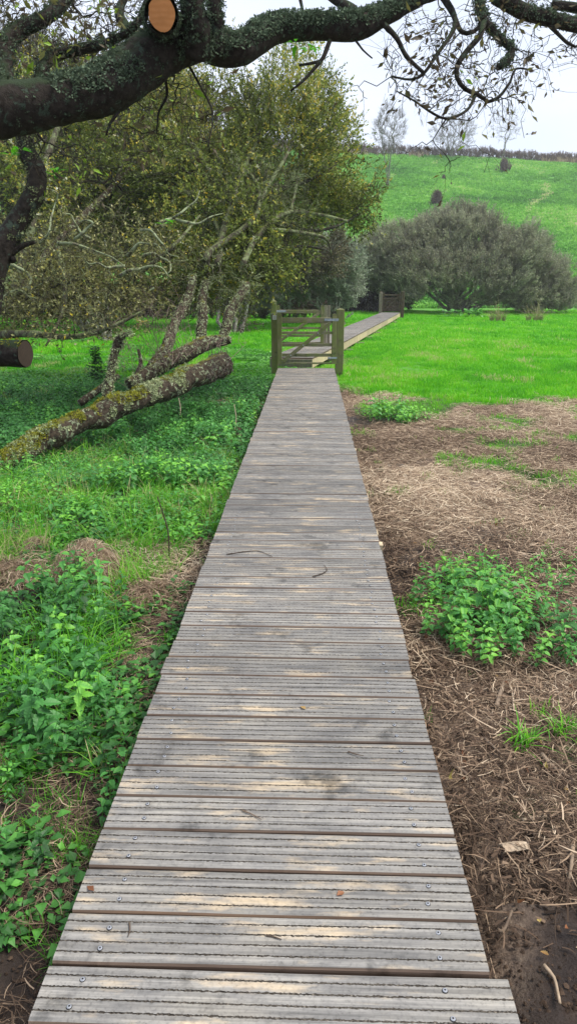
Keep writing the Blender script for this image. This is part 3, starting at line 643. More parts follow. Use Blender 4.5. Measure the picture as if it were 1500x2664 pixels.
gate(xat(718.5, 17.9), xat(842, 18.1), yB, 'second wooden gate seen just behind the near gate, hinged on its left', [(.835, .085), (.62, .05), (.43, .055), (.24, .05), (.06, .05)], 'l', brace=2, stile_h=.985)
gc0 = Q1 - N2 * (W2 + 0.02); angC = math.atan2(N2[1], N2[0])
for sd, lb in ((-0.06, 'left post of the far gate under the grey willow bush'), (W2 + 0.12, 'right post of the far gate where the raised boardwalk ends')):
    p = gc0 + N2 * sd + D2 * 0.05; o = bar('gate_post', (0, 0, -.05), (0, 0, 1.30 if sd < 0 else 1.34), 0.16, 0.16, M['greywood_z'] if sd < 0 else M['brownwood'], None, up=(D2[0], D2[1], 0), cap=0.02)
    o.location = (p[0], p[1], 0); tag(o, lb, 'gate post')
gp0 = gc0 + N2 * 0.04 + D2 * 0.05
eC = gate(0, W2 - 0.02, 0, 'small brown wooden gate at the far end of the raised boardwalk', [(.86, .08), (.66, .06), (.46, .05), (.26, .05), (.08, .06)], None, mat='brownwood', matz='brownwood')
eC.location = (gp0[0], gp0[1], DZ); eC.rotation_euler = (0, 0, angC)
for k in range(8): bar('panel_board', (0.14 + k * .1, 0.034, 0.06), (0.14 + k * .1, 0.034, 0.74), 0.085, 0.018, M['brownwood'], eC, up=(0, 1, 0))

# ------------------------------------------------------------------ branch tools
def resample(P, Rr, step):
    P = np.asarray(P, float); Rr = np.asarray(Rr, float); n = len(P); out_p, out_r = [], []
    Pe = np.concatenate([[2 * P[0] - P[1]], P, [2 * P[-1] - P[-2]]]); Re = np.concatenate([[Rr[0]], Rr, [Rr[-1]]])
    for i in range(n - 1):
        k = max(2, int(np.linalg.norm(P[i + 1] - P[i]) / step)); t_ = (np.arange(k) / k)[:, None]
        a, b, c_, d = Pe[i], Pe[i + 1], Pe[i + 2], Pe[i + 3]
        out_p.append(0.5 * (2 * b + (c_ - a) * t_ + (2 * a - 5 * b + 4 * c_ - d) * t_ ** 2 + (3 * b - a - 3 * c_ + d) * t_ ** 3)); out_r.append(Re[i + 1] + (Re[i + 2] - Re[i + 1]) * t_[:, 0])
    out_p.append(P[-1:]); out_r.append(Rr[-1:]); return np.concatenate(out_p), np.concatenate(out_r)
def tube(P, Rr, ns, disp=0.0, freq=8.0, seed=0, ridge=0.0):
    P = np.asarray(P); Tn = nrm(np.gradient(P, axis=0)); ref = np.array([0.13, 0.21, 0.97]); m = nrm(P[-1] - P[0])
    if abs(m[2]) > 0.8: ref = np.array([0.97, 0.2, 0.1])
    u = nrm(np.cross(Tn, ref)); w = np.cross(Tn, u); an = np.arange(ns) * 2 * math.pi / ns
    nr = np.cos(an)[None, :, None] * u[:, None] + np.sin(an)[None, :, None] * w[:, None]
    rad = np.asarray(Rr)[:, None]
    if disp > 0:
        q = P[:, None] + nr * rad[..., None]; rad = rad * (1 + disp * (1.1 * fbm(q, freq * .35, 3, seed) + 0.7 * fbm(q, freq * 1.6, 4, seed + 5))) 
    v = P[:, None] + nr * rad[..., None]; k = len(P)
    i, j = np.meshgrid(np.arange(k - 1), np.arange(ns), indexing='ij'); i = i.ravel(); j = j.ravel(); jn = (j + 1) % ns
    f = np.stack([i * ns + j, i * ns + jn, (i + 1) * ns + jn, (i + 1) * ns + j], -1)
    return v.reshape(-1, 3), f, nr.reshape(-1, 3)
def limb(name, P, Rr, mat, root, ns=14, step=0.05, disp=0.15, freq=8, seed=0, caps=True):
    p, r = resample(P, Rr, step); v, f, n = tube(p, r, ns, disp, freq, seed); k = len(p)
    cf = [[list(range(ns))[::-1]], [[(k - 1) * ns + j for j in range(ns)]]] if caps else []
    o = mesh(name, v, [f] + cf, mat, None, smooth=True); place(o, root); return o, v, n
def prisms(A, B, ra, rb, ns=3):
    d = nrm(B - A); ref = np.where(abs(d[:, 2:3]) < .85, np.array([[0, 0, 1.0]]), np.array([[1.0, 0, 0]])); u = nrm(np.cross(d, ref)); w = np.cross(d, u)
    an = np.arange(ns) * 2 * math.pi / ns; nr = np.cos(an)[None, :, None] * u[:, None] + np.sin(an)[None, :, None] * w[:, None]
    v = np.concatenate([A[:, None] + nr * ra[:, None, None], B[:, None] + nr * rb[:, None, None]], 1); n = len(A); f = []
    base = np.arange(n) * 2 * ns
    for j in range(ns): jn = (j + 1) % ns; f.append(np.stack([base + j, base + jn, base + ns + jn, base + ns + j], -1))
    return v.reshape(-1, 3), np.concatenate(f)
def grow(seedpts, att, bal=0.35, seed=0, rtip=0.006, pw=0.42, rmax=0.12, jit=0.12):
    """seedpts: list of polylines (first point of each connects to the nearest earlier node)"""
    r = np.random.default_rng(seed); pos, par, pl = [], [], []
    for line in seedpts:
        for i, p in enumerate(line):
            if i == 0:
                if pos: q = int(np.argmin(np.linalg.norm(np.array(pos) - p, axis=1)))
                else: q = -1
            else: q = len(pos) - 1
            pos.append(np.asarray(p, float)); par.append(q); pl.append(0.0 if q < 0 else pl[q] + 0.3 * float(np.linalg.norm(pos[-1] - pos[q])))
    n0 = len(pos); N = n0 + len(att); A = np.zeros((N, 3)); A[:n0] = pos; PL = np.zeros(N); PL[:n0] = pl; PA = np.full(N, -1); PA[:n0] = par
    dd = np.min(np.linalg.norm(att[:, None] - A[None, :n0], axis=2), axis=1); att = att[np.argsort(dd)]
    for k, p in enumerate(att):
        n = n0 + k; d = np.linalg.norm(A[:n] - p, axis=1); q = int(np.argmin(d + bal * PL[:n])); A[n] = p; PA[n] = q; PL[n] = PL[q] + d[q]
    cnt = np.zeros(N); kids = np.zeros(N, int)
    for i in range(N - 1, -1, -1):
        if kids[i] == 0: cnt[i] += 1
        if PA[i] >= 0: kids[PA[i]] += 1; cnt[PA[i]] += cnt[i]
    # children always come after parents, except seeds (also in order)
    Rd = np.minimum(rtip * cnt ** pw, rmax)
    e = np.where(PA >= 0)[0]; a, b = A[PA[e]], A[e]; ra, rb = np.minimum(Rd[PA[e]], Rd[e] * 1.35), Rd[e]
    L = np.linalg.norm(b - a, axis=1, keepdims=True); m1 = a + (b - a) * .33 + r.normal(size=a.shape) * L * jit; m2 = a + (b - a) * .67 + r.normal(size=a.shape) * L * jit
    SA = np.concatenate([a, m1, m2]); SB = np.concatenate([m1, m2, b]); RA = np.concatenate([ra, ra * .67 + rb * .33, ra * .33 + rb * .67]); RB = np.concatenate([ra * .67 + rb * .33, ra * .33 + rb * .67, rb])
    return A, PA, Rd, kids, (SA, SB, RA, RB)
def branches(name, seg, mat, root, ns_thick=7, thr=0.02):
    SA, SB, RA, RB = seg; big = RA > thr; V_, F_ = [], []; n = 0
    for m_, ns in ((big, ns_thick), (~big, 3)):
        if m_.any():
            d = nrm(SB[m_] - SA[m_]); v, f = prisms(SA[m_] - d * RA[m_][:, None] * .3, SB[m_] + d * RB[m_][:, None] * .3, RA[m_], RB[m_], ns); V_.append(v); F_.append(f + n); n += len(v)
    o = mesh(name, np.concatenate(V_), F_, mat, None, tint=np.full(n, .5), smooth=True); place(o, root); return o
def foliage(name, tpls, A, PA, kids, mat, root, per=2, up=0.5, out_=0.5, center=None, scale=1.0, tintf=None, seed=0, minkids=2, spread=0.12, rnd=0.5, stretch=None):
    r = np.random.default_rng(seed + 3); ix = np.where((kids < minkids) & (PA >= 0))[0]; ix = np.repeat(ix, per)
    fr = r.uniform(0, 1, len(ix))[:, None]; P = A[PA[ix]] * fr + A[ix] * (1 - fr); fwd = nrm(A[ix] - A[PA[ix]])
    P = P + r.normal(size=P.shape) * spread
    c_ = A.mean(0) if center is None else center
    d = nrm(fwd * .5 + nrm(P - c_) * out_ + np.array([0, 0, up]) + r.normal(size=P.shape) * rnd)
    tn = 0.5 + 0.16 * fbm(P, .9, 3, seed) * 2 + r.normal(0, .07, len(P)) if tintf is None else tintf(P, r)
    o = scatter(name, tpls, P, mat, d, scale * r.uniform(.7, 1.25, len(P)), tn, kind=None, seed=seed); place(o, root); return o
def blob_pts(blobs, n, seed, shell=0.0, clump=None):
    r = np.random.default_rng(seed); vol = np.array([b[1][0] * b[1][1] * b[1][2] * (b[2] if len(b) > 2 else 1) for b in blobs]); P = []
    k = r.choice(len(blobs), n, p=vol / vol.sum())
    u = nrm(r.normal(size=(n, 3))); rad = r.uniform(shell, 1, n) ** (1 / 3 if shell == 0 else 0.6)
    c_ = np.array([b[0] for b in blobs]); s_ = np.array([b[1] for b in blobs]); P = c_[k] + u * rad[:, None] * s_[k]
    P = P * 1.0; P += 0.22 * np.stack([fbm(P, .7, 2, 1), fbm(P, .7, 2, 2), fbm(P, .7, 2, 3)], -1) * s_[k]
    if clump is not None: P = P[fbm(P, clump[0], 2, seed + 50) > clump[1]]
    return P[P[:, 2] > 0.05]
def flakes(n, L):
    T = Tpl()
    for k in range(n):
        a = random.uniform(0, 6.283); r_ = random.uniform(0, L * .7); p = np.array([math.cos(a) * r_, math.sin(a) * r_, random.uniform(0, L * .25)]); el = random.uniform(0, .9)
        leaf(T, p, np.array([math.cos(a) * math.cos(el), math.sin(a) * math.cos(el), math.sin(el)]), nrm(np.array([random.uniform(-.5, .5), random.uniform(-.5, .5), 1])), L * random.uniform(.4, .9), L * .25, random.uniform(-.25, .25), 2, random.uniform(-.4, .4))
    return T.done()
TF = [flakes(7, 1.0) for _ in range(5)]
def coat(name, v, n, cond, count, size, mat, root, seed, tint=0.5, up=0.0):
    r = np.random.default_rng(seed); ok = np.where(cond(v, n))[0]
    if not len(ok): return
    ix = r.choice(ok, count); P = v[ix] + r.normal(0, size * .35, (count, 3)); o = scatter(name, TF, P, mat, n[ix] + np.array([0, 0, up]) + r.normal(0, .25, (count, 3)), size * r.uniform(.5, 1.4, count), tint + r.normal(0, .12, count), kind=None, seed=seed)
    place(o, root); return o

# ------------------------------------------------------------------ overhanging tree (dark limb across the top)
z1 = lambda x, y, zc: V(x / 1.9333, y / 1.9333, zc)
z2 = lambda x, y, zc: V(700 + x / 1.8125, y / 1.8125, zc)
rt = empty('overhanging_tree', (-2.75, 3.4, 0), 'dark mossy tree whose thick limb arches over the boardwalk from the left', 'tree')
k1 = 1 / 1.9333 / FPX
P = [np.array([-2.75, 3.4, -.1]), np.array([-2.72, 3.4, 1.1]), np.array([-2.45, 3.35, 2.0])]; Rr = [.27, .22, .19]
for x, y, zc, r_ in ((-260, 640, 3.3, 140), (0, 555, 3.35, 142), (200, 525, 3.4, 128), (400, 490, 3.45, 124), (560, 435, 3.5, 130), (700, 340, 3.55, 140), (850, 235, 3.6, 132), (1000, 205, 3.7, 112), (1100, 235, 3.75, 92), (1200, 245, 3.8, 84), (1300, 190, 3.85, 78), (1400, 145, 3.9, 72)):
    P.append(z1(x, y, zc)); Rr.append(r_ * k1 * zc * .88)
k2 = 1 / 1.8125 / FPX
for x, y, zc, r_ in ((200, 128, 3.95, 66), (400, 122, 4.0, 68), (500, 92, 4.05, 62), (600, 45, 4.1, 52), (700, -10, 4.15, 44), (830, -60, 4.2, 38), (1000, -130, 4.3, 30)):
    P.append(z2(x, y, zc)); Rr.append(r_ * k2 * zc * .84)
o, lv, ln = limb('trunk', P, Rr, M['limb'], rt, 40, 0.02, 0.17, 9, 3)
coat('moss', lv, ln, lambda v, n: (n[:, 2] > -0.1) & (fbm(v, 3, 3, 4) > -0.25) & (v[:, 0] > -2), 5200, 0.018, M['darkmoss'], rt, 5, .55)
coat('moss', lv, ln, lambda v, n: (n[:, 2] > -0.75) & (v[:, 0] > -2) & (fbm(v, 5, 2, 9) > 0), 900, 0.013, M['darkmoss'], rt, 6, .35)
def br(pts, fn, zk, r_list, mat='limb', nm='branch', ns=10, disp=.2, step=.03, root=rt):
    P = [fn(x, y, zc) for x, y, zc in pts]; k_ = k1 if fn is z1 else k2
    rr_ = [q * k_ * p[2] for q, p in zip(r_list, pts)]
    o, v, n = limb(nm, P, rr_, M[mat], root, ns, step, disp, 12, len(pts)); return P, v, n
allb = []
for pts, fn, rl in [
    ([(1075, 260, 3.7), (1085, 150, 3.65), (1080, 40, 3.6), (1075, -90, 3.6)], z1, [60, 42, 36, 34]),
    ([(960, 260, 3.6), (975, 120, 3.5), (965, 20, 3.45), (960, -90, 3.4)], z1, [100, 75, 60, 52]),
    ([(30, 470, 3.9), (20, 330, 4.0), (30, 215, 4.05), (110, 145, 4.1), (200, 105, 4.1), (280, 50, 4.15), (350, -30, 4.2)], z1, [48, 46, 46, 44, 38, 36, 34]),
    ([(190, 480, 4.1), (215, 350, 4.2), (250, 290, 4.3), (340, 262, 4.3), (470, 235, 4.2), (570, 205, 4.1), (690, 120, 4.0), (760, -40, 4.0)], z1, [32, 32, 30, 28, 26, 22, 20, 20]),
    ([(640, -40, 4.4), (600, 60, 4.4), (640, 150, 4.3), (700, 230, 4.1)], z1, [20, 24, 26, 30]),
    ([(980, -60, 4.3), (1005, 90, 4.2), (1070, 165, 4.2), (1140, 235, 4.2), (1120, 290, 4.2), (1075, 318, 4.2)], z2, [22, 20, 18, 18, 17, 14]),
    ([(1010, 100, 4.2), (990, 170, 4.1), (930, 240, 4.1), (885, 310, 4.1), (885, 370, 4.1), (925, 422, 4.1), (975, 442, 4.15), (1030, 480, 4.2)], z2, [16, 14, 13, 12, 11, 11, 10, 8]),
    ([(790, -60, 4.4), (870, 75, 4.3), (862, 150, 4.2), (790, 255, 4.1), (728, 345, 4.1), (665, 375, 4.1), (575, 360, 4.1)], z2, [18, 13, 11, 9, 8, 6, 4]),
    ([(525, 100, 4.05), (600, 180, 4.0), (645, 265, 4.0), (728, 345, 4.0)], z2, [13, 11, 11, 9]),
    ([(870, 75, 4.3), (905, 150, 4.25), (960, 150, 4.2), (1010, 105, 4.2)], z2, [11, 9, 9, 9]),
    ([(970, 450, 4.15), (930, 520, 4.1), (835, 560, 4.0), (750, 522, 4.0), (690, 480, 4.0), (600, 430, 4.0)], z2, [8, 7, 6, 5, 4, 3]),
    ([(1030, 480, 4.2), (1080, 458, 4.2), (1135, 385, 4.2), (1160, 325, 4.2), (1240, 330, 4.2)], z2, [7, 7, 6, 5, 3]),
    ([(1060, -20, 4.5), (1190, 50, 4.5), (1330, 92, 4.5), (1460, 122, 4.55), (1600, 150, 4.6)], z2, [34, 36, 34, 30, 28]),
    ([(1290, 90, 4.5), (1350, 150, 4.5), (1400, 200, 4.5), (1445, 222, 4.5)], z2, [12, 10, 8, 5]),
    ([(1330, 20, 4.7), (1460, 40, 4.7), (1600, 60, 4.7)], z2, [20, 20, 18]),
    ([(285, 190, 3.95), (255, 270, 3.95), (215, 320, 3.95), (160, 380, 3.95), (100, 430, 3.95)], z2, [10, 9, 8, 7, 4]),
    ([(235, 290, 3.95), (190, 300, 3.95), (140, 308, 3.95)], z2, [7, 6, 5]),
    ([(400, 180, 4.0), (440, 235, 4.0), (485, 275, 4.0)], z2, [6, 4, 3]),
    ([(270, -30, 4.2), (330, 10, 4.15), (400, 60, 4.1)], z2, [18, 22, 30]),
    ([(140, -30, 4.3), (160, 60, 4.3)], z2, [8, 6]),
    ([(830, 380, 3.75), (840, 480, 3.8), (800, 560, 3.8), (790, 650, 3.8)], z1, [9, 7, 6, 4]),
    ([(600, 560, 3.5), (555, 620, 3.5), (535, 680, 3.5)], z1, [8, 7, 4]),
    ([(950, 330, 3.7), (1000, 420, 3.7), (1070, 570, 3.7), (1045, 740, 3.7)], z1, [6, 5, 4, 3]),
]:
    Pb, v, n = br(pts, fn, None, rl); allb.append((np.array(Pb), v, n))
for i in (0, 1, 2, 3, 5, 12): coat('moss', allb[i][1], allb[i][2], lambda v, n: n[:, 2] > -0.6, 420, 0.016, M['darkmoss'], rt, 20 + i, .5)
coat('moss', allb[5][1], allb[5][2], lambda v, n: v[:, 2] < 3.0, 160, 0.03, M['darkmoss'], rt, 33, .4)
# sawn stub facing the camera
c0 = V(421, 36, 3.28); c1 = V(425, 70, 3.6); ax = nrm(c0 - c1)
o, v, n = limb('sawn_stub', [c1, c1 * .5 + c0 * .5, c0], [.085, .080, .078], M['limb'], rt, 28, .02, .1, 10, 2, caps=False)
def disc(name, c_, ax, rx, ry, mat, root, seed, ns=48):
    u = nrm(np.cross(ax, [0, 0, 1.0])); w = np.cross(u, ax); an = np.arange(ns) * 2 * math.pi / ns; r = np.random.default_rng(seed)
    ro = 1 + .05 * fbm(np.stack([np.cos(an), np.sin(an)], -1), 2.0, 3, seed) + .008 * r.normal(size=ns); v = c_ + np.cos(an)[:, None] * u * (rx * ro)[:, None] + np.sin(an)[:, None] * w * (ry * ro)[:, None]
    v = np.concatenate([v, [c_ + ax * .002]]) + ax * .0
    o = mesh(name, v, [[(j, (j + 1) % ns, ns) for j in range(ns)]], mat, None); place(o, root); return o
axc = nrm(np.array([0, 0, CAMZ]) - c0)
disc('sawn_face', c0 + ax * .004, ax, .060, .072, M['sawn_orange'], rt, 3)
coat('moss', v, n, lambda v, n: v[:, 1] > c0[1] + .03, 300, .016, M['darkmoss'], rt, 44, .4)
# rising stem behind the limb on the left, and the old sawn limb below
z3 = lambda x, y, zc: V(x / 1.9333, 350 + y / 1.9333, zc)
P = [z3(x, y, 4.4) for x, y in ((110, -60), (135, 80), (185, 190), (165, 320), (90, 440), (25, 560), (-30, 700), (-60, 900))]
o, v, n = limb('stem', P, [.045, .05, .058, .062, .066, .07, .075, .08], M['willowbark'] if 0 else M['limb'], rt, 24, .02, .18, 11, 8)
coat('lichen', v, n, lambda v, n: fbm(v, 6, 3, 8) > 0.0, 500, .016, M['lichen'], rt, 45, .25)
P = [z3(x, y, 4.4) for x, y in ((70, 640), (60, 600), (110, 560), (175, 540))]
limb('branch', P, [.02, .022, .02, .012], M['limb'], rt, 10, .02, .2, 12, 1)
c0 = V(66, 921, 4.9); c1 = V(-190, 915, 5.1)
sg_ = empty('sawn_limb', c1 * [1, 1, 0], 'dark old sawn limb end poking in from the left edge above the nettles', 'sawn limb')
o, v, n = limb('limb', [c1, c1 * .5 + c0 * .5, c0], [.092, .094, .092], M['limb'], sg_, 26, .03, .12, 9, 2, caps=False)
ax = nrm(np.array([.75, -.62, .0])); c_ = c0 + nrm(c0 - c1) * .0
disc('sawn_face', c0 + nrm(c0 - c1) * .004, nrm(c0 - c1) , .088, .088, M['sawn_dark'], sg_, 3)
coat('moss', v, n, lambda v, n: n[:, 2] > 0.5, 260, .014, M['moss'], sg_, 46, .55)
# fine twigs and sparse leaves
TWO = [twigleaf(.15, 3, .048, .20, .0011, 1, 1.0) for _ in range(4)] + [twigleaf(.15, 1, .048, .20, .0011, 1, 1.0) for _ in range(5)] + [twigleaf(.18, 0, .03, .22, .0011, 1, 1.0) for _ in range(3)]
seeds = [b[0] for b in allb[5:19]] ; r = np.random.default_rng(9)
att = []
for k in range(1050):
    x, y = r.uniform(380, 1330), r.uniform(-40, 760); zc = r.uniform(3.7, 4.7)
    e = ((x - 900) / 430) ** 2 + ((y - 300) / 330) ** 2
    if e < 1 and (y < 560 or 640 < x < 1130) and r.random() < 1.15 - e: att.append(z2(x, y, zc))
    if r.random() < .12 : att.append(z2(r.uniform(1100, 1500), r.uniform(-30, 330), r.uniform(4.3, 4.8)))
for x, y in ((640, 720), (690, 690), (770, 660), (845, 820), (850, 760), (880, 620), (1010, 815), (1040, 730), (800, 815), (900, 740), (940, 690), (725, 745), (1365, 420), (1330, 410), (1250, 470), (1200, 650), (380, 400), (420, 410), (460, 465)): att.append(z2(x, y, 4.1))
A, PA, Rd, kids, seg = grow(seeds, np.array(att), .25, 4, .0016, .45, .007, .10)
m = np.concatenate([np.where(PA >= 0)[0]] * 3) >= sum(len(s) for s in seeds)
branches('twigs', tuple(q[m] for q in seg), M['darkbark'], rt, 5, .006)
ns_ = sum(len(s) for s in seeds); kk = kids.copy(); kk[:ns_] = 99
foliage('leaves', TWO, A, PA, kk, M['overleaf'], rt, 1, -.25, .3, None, 1.0, lambda P, r: np.clip(r.normal(.4, .16, len(P)), 0, .9), 5, 2, .01, .6)
# twigs hanging from the left part and yellow-green sprigs
seeds = [allb[2][0], allb[3][0], allb[20][0], allb[21][0], allb[22][0], np.array(P)]
att = [z1(r.uniform(-20, 760), r.uniform(-40, 330), r.uniform(3.9, 5.0)) for _ in range(260)] + [z1(r.uniform(560, 1080), r.uniform(380, 760), r.uniform(3.7, 4.5)) for _ in range(90)] + [z3(r.uniform(100, 460), r.uniform(0, 260), r.uniform(4.2, 5)) for _ in range(40)]
A, PA, Rd, kids, seg = grow(seeds, np.array(att), .25, 6, .0018, .45, .009, .12)
m = np.concatenate([np.where(PA >= 0)[0]] * 3) >= sum(len(s) for s in seeds)
branches('twigs', tuple(q[m] for q in seg), M['darkbark'], rt, 5, .006)
kk = kids.copy(); kk[:sum(len(s) for s in seeds)] = 99
foliage('leaves', TWO, A, PA, kk, M['overleaf'], rt, 2, -.1, .3, None, 1.15, lambda P, r: np.clip(r.normal(.62, .2, len(P)), 0, 1), 7, 2, .02, .7)
SP = [rosette(7, .075, .02, 1, .2) for _ in range(3)]
pts = np.array([z3(105, 90, 4.1), z3(60, 110, 4.2), z3(275, 215, 4.3), z3(285, 190, 4.3), z3(850, 440, 5.5), z3(835, 455, 5.5), z2(125, 215, 3.9), z2(205, 235, 3.9), z2(185, 250, 3.9)])
o = scatter('leaves', SP, pts, M['grass'], None, .8, .45, None, seed=3); place(o, rt)

# ------------------------------------------------------------------ fallen, lichen covered willow on the left with its crown
z5 = lambda x, y, zc: V(x / 2.0714, 750 + y / 2.0714, zc)
fw = empty('leaning_willow', (*G(20, 1220, 0)[:2], 0), 'leaning lichen and moss covered willow trunk whose limbs carry the large olive crown', 'tree')
kk5 = 1 / 2.0714 / FPX
tp = [(-130, 1030, 7.3, 82), (0, 975, 7.4, 80), (120, 898, 7.55, 74), (210, 830, 7.7, 66), (300, 792, 7.8, 67), (450, 712, 8.0, 62), (540, 690, 8.15, 66), (620, 640, 8.25, 66), (720, 610, 8.4, 58), (800, 570, 8.6, 62), (950, 525, 8.9, 64), (1020, 480, 9.05, 56), (1080, 465, 9.2, 58), (1170, 425, 9.35, 62), (1215, 405, 9.45, 56)]
o, lv, ln = limb('trunk', [z5(a, b, c_) for a, b, c_, d in tp], [d * kk5 * c_ for a, b, c_, d in tp], M['log'], fw, 44, .03, .26, 8, 13)
coat('lichen', lv, ln, lambda v, n: (n[:, 2] > -.3) & (fbm(v, 3.6, 3, 14) > .05), 3000, .020, M['lichen'], fw, 51, .55)
coat('moss', lv, ln, lambda v, n: (n[:, 2] > .35) & (fbm(v, 3.0, 3, 15) > .02) & (v[:, 0] < -1.3), 1900, .024, M['moss'], fw, 52, .5)
e = z5(1215, 400, 9.45); disc('broken_end', e + nrm(np.array([.9, .25, .3])) * .01, nrm(np.array([.85, -.2, .25])), .11, .13, M['darkbark'], fw, 8)
coat('rot', lv, ln, lambda v, n: (v[:, 0] > z5(1130, 430, 9.3)[0]), 420, .018, M['twig'], fw, 53, .3)
upl = []
for pts, rl in [
    ([(700, 520, 9.0), (850, 430, 9.3), (1000, 350, 9.6), (1100, 300, 9.8), (1180, 285, 9.9), (1245, 280, 9.9)], [34, 40, 44, 38, 30, 18]),
    ([(820, 430, 9.3), (880, 350, 9.5), (920, 250, 9.7), (960, 150, 9.9), (1010, 60, 10.1), (1040, -60, 10.3)], [30, 34, 28, 26, 24, 20]),
    ([(1070, 340, 9.8), (1085, 240, 9.9), (1095, 140, 10), (1090, 60, 10.2), (1110, -40, 10.4)], [28, 30, 28, 24, 20]),
    ([(1190, 290, 9.9), (1215, 220, 10), (1240, 130, 10.1), (1290, 50, 10.3), (1330, -20, 10.5)], [24, 28, 28, 26, 22]),
    ([(575, 600, 8.3), (590, 500, 8.3), (612, 380, 8.3), (630, 300, 8.3), (650, 262, 8.25), (705, 238, 8.2)], [26, 24, 22, 20, 17, 9]),
    ([(640, 320, 8.3), (668, 292, 8.3)], [12, 9]),
    ([(430, 620, 9.5), (500, 570, 9.6), (570, 520, 9.7), (640, 470, 9.8)], [20, 20, 18, 14]),
    ([(730, 480, 9.2), (760, 400, 9.3), (745, 330, 9.3)], [14, 12, 8]),
]:
    P = [z5(a, b, c_) for a, b, c_ in pts]; o, v, n = limb('limb', P, [d * kk5 * p_[2] for d, p_ in zip(rl, pts)], M['log'], fw, 18, .04, .18, 9, len(pts)); upl.append((P, v, n))
for i in range(6): coat('lichen', upl[i][1], upl[i][2], lambda v, n: fbm(v, 5, 3, 4) > -.3, 420 if i < 5 else 60, .02, M['lichen'], fw, 60 + i, .6)
z6 = lambda x, y, zc: V(400 + x / 2.4167, 100 + y / 2.4167, zc)
crown = []; k6 = 1 / 2.4167 / FPX
for pts, rl in [
    ([(330, 1400, 10.3), (350, 1340, 10.4), (500, 1240, 10.7), (640, 1120, 11.0), (662, 1000, 11.2), (640, 900, 11.4), (560, 800, 11.8)], [26, 20, 18, 16, 14, 12, 9]),
    ([(400, 1420, 10.4), (425, 1250, 10.8), (490, 1050, 11.2), (535, 890, 11.5), (600, 740, 12), (680, 560, 12.4), (720, 330, 13)], [24, 22, 22, 20, 14, 11, 8]),
    ([(560, 1420, 10.5), (640, 1260, 10.9), (760, 1140, 11.4), (870, 1090, 12), (1050, 1110, 12.6), (1220, 1150, 13)], [22, 18, 15, 14, 11, 8]),
    ([(700, 1200, 11.2), (850, 1210, 11.8), (1050, 1245, 12.4), (1100, 1290, 12.7), (1115, 1370, 12.8)], [13, 13, 11, 8, 5]),
    ([(640, 1120, 11), (700, 960, 11.5), (850, 700, 12), (900, 480, 12.8), (1000, 260, 13.2), (1060, 150, 13.5)], [14, 12, 10, 9, 7, 5]),
    ([(425, 1250, 10.8), (350, 1100, 11.5), (200, 960, 12.2), (60, 860, 12.8)], [12, 11, 10, 8]),
    ([(860, 1090, 12), (900, 900, 12.4), (930, 700, 12.9), (1100, 560, 13.4), (1250, 520, 14)], [10, 9, 8, 7, 5]),
    ([(490, 1050, 11.2), (330, 800, 12), (200, 560, 12.6), (140, 380, 13)], [12, 10, 8, 6]),
]:
    P = [z6(a, b, c_) for a, b, c_ in pts]; crown.append(np.array(P))
    limb('limb', P, [d * k6 * p_[2] for d, p_ in zip(rl, pts)], M['willowbark'], fw, 9, .08, .2, 9, len(pts))
def Bz(px, py, zc, rx, ry, rz, dens=1): return (V(px, py, zc), (rx, ry, rz), dens)
for pts, rl in [
    ([(640, 560, 12), (720, 585, 12.4), (800, 600, 12.8), (870, 590, 13.2), (930, 560, 13.5)], [.05, .045, .035, .025, .012]),
    ([(800, 600, 12.8), (850, 625, 13), (862, 665, 13.1)], [.03, .02, .01]),
    ([(620, 640, 11.8), (700, 655, 12.1), (780, 640, 12.5), (850, 650, 12.9)], [.04, .035, .025, .012]),
    ([(560, 470, 12), (460, 440, 12.6), (380, 470, 13), (300, 450, 13.4)], [.045, .04, .03, .015]),
    ([(700, 500, 12.2), (800, 470, 12.8), (880, 420, 13.3), (925, 370, 13.6)], [.04, .035, .025, .012]),
]:
    P = [V(a, b, c_) for a, b, c_ in pts]; crown.append(np.array(P)); limb('limb', P, rl, M['darkbark'], fw, 9, .08, .22, 9, len(pts))
bl = [Bz(745, 440, 13.2, 1.55, 1.5, 1.75), Bz(878, 500, 13.6, .85, 1.1, 1.35, 2.6), Bz(840, 330, 13.6, .6, .9, .7, 1.2), Bz(600, 330, 12.8, 1.7, 1.5, 1.3), Bz(470, 560, 12.2, 1.5, 1.3, 1.4), Bz(780, 250, 13.4, .85, 1.0, .95, .9), Bz(620, 640, 12.2, 1.3, 1.1, .75, 1.2), Bz(400, 300, 13, 1.4, 1.3, 1.2, .8), Bz(850, 640, 13.6, .55, .9, .42, .8), Bz(560, 740, 11.2, .95, .8, .42, 1.6), Bz(640, 700, 11.4, .8, .8, .55, 1.8), Bz(600, 640, 10.9, .8, .5, .5, 1.6), Bz(560, 560, 10.9, .8, .5, .5, 1.3), Bz(700, 640, 11.6, .6, .6, .45, 1.6), Bz(470, 700, 11, .9, .8, .5, 1.2)]
att = blob_pts(bl, 9800, 21, clump=(1.5, -.04))
A, PA, Rd, kids, seg = grow([np.array(upl[3][0])] + [np.array(upl[1][0]), np.array(upl[2][0])] + crown, att, .22, 8, .0035, .40, .045, .10)
m = np.concatenate([np.where(PA >= 0)[0]] * 3) >= (len(A) - len(att))
branches('branches', tuple(q[m] for q in seg), M['willowbark'], fw, 6, .012)
nseed = len(A) - len(att); kk = kids.copy(); kk[:nseed] = 99
TW = [twigleaf(.26, 11, .050, .25, .0022, 2, 1.0) for _ in range(10)]
def wt(P, r):
    yel = sst(2.8, 4.6, P[:, 2]) * .12
    return np.clip(.44 + .46 * fbm(P, 1.1, 3, 5) + yel + r.normal(0, .17, len(P)) + (r.random(len(P)) < .03) * .4, 0, 1)
def thin(P): return P
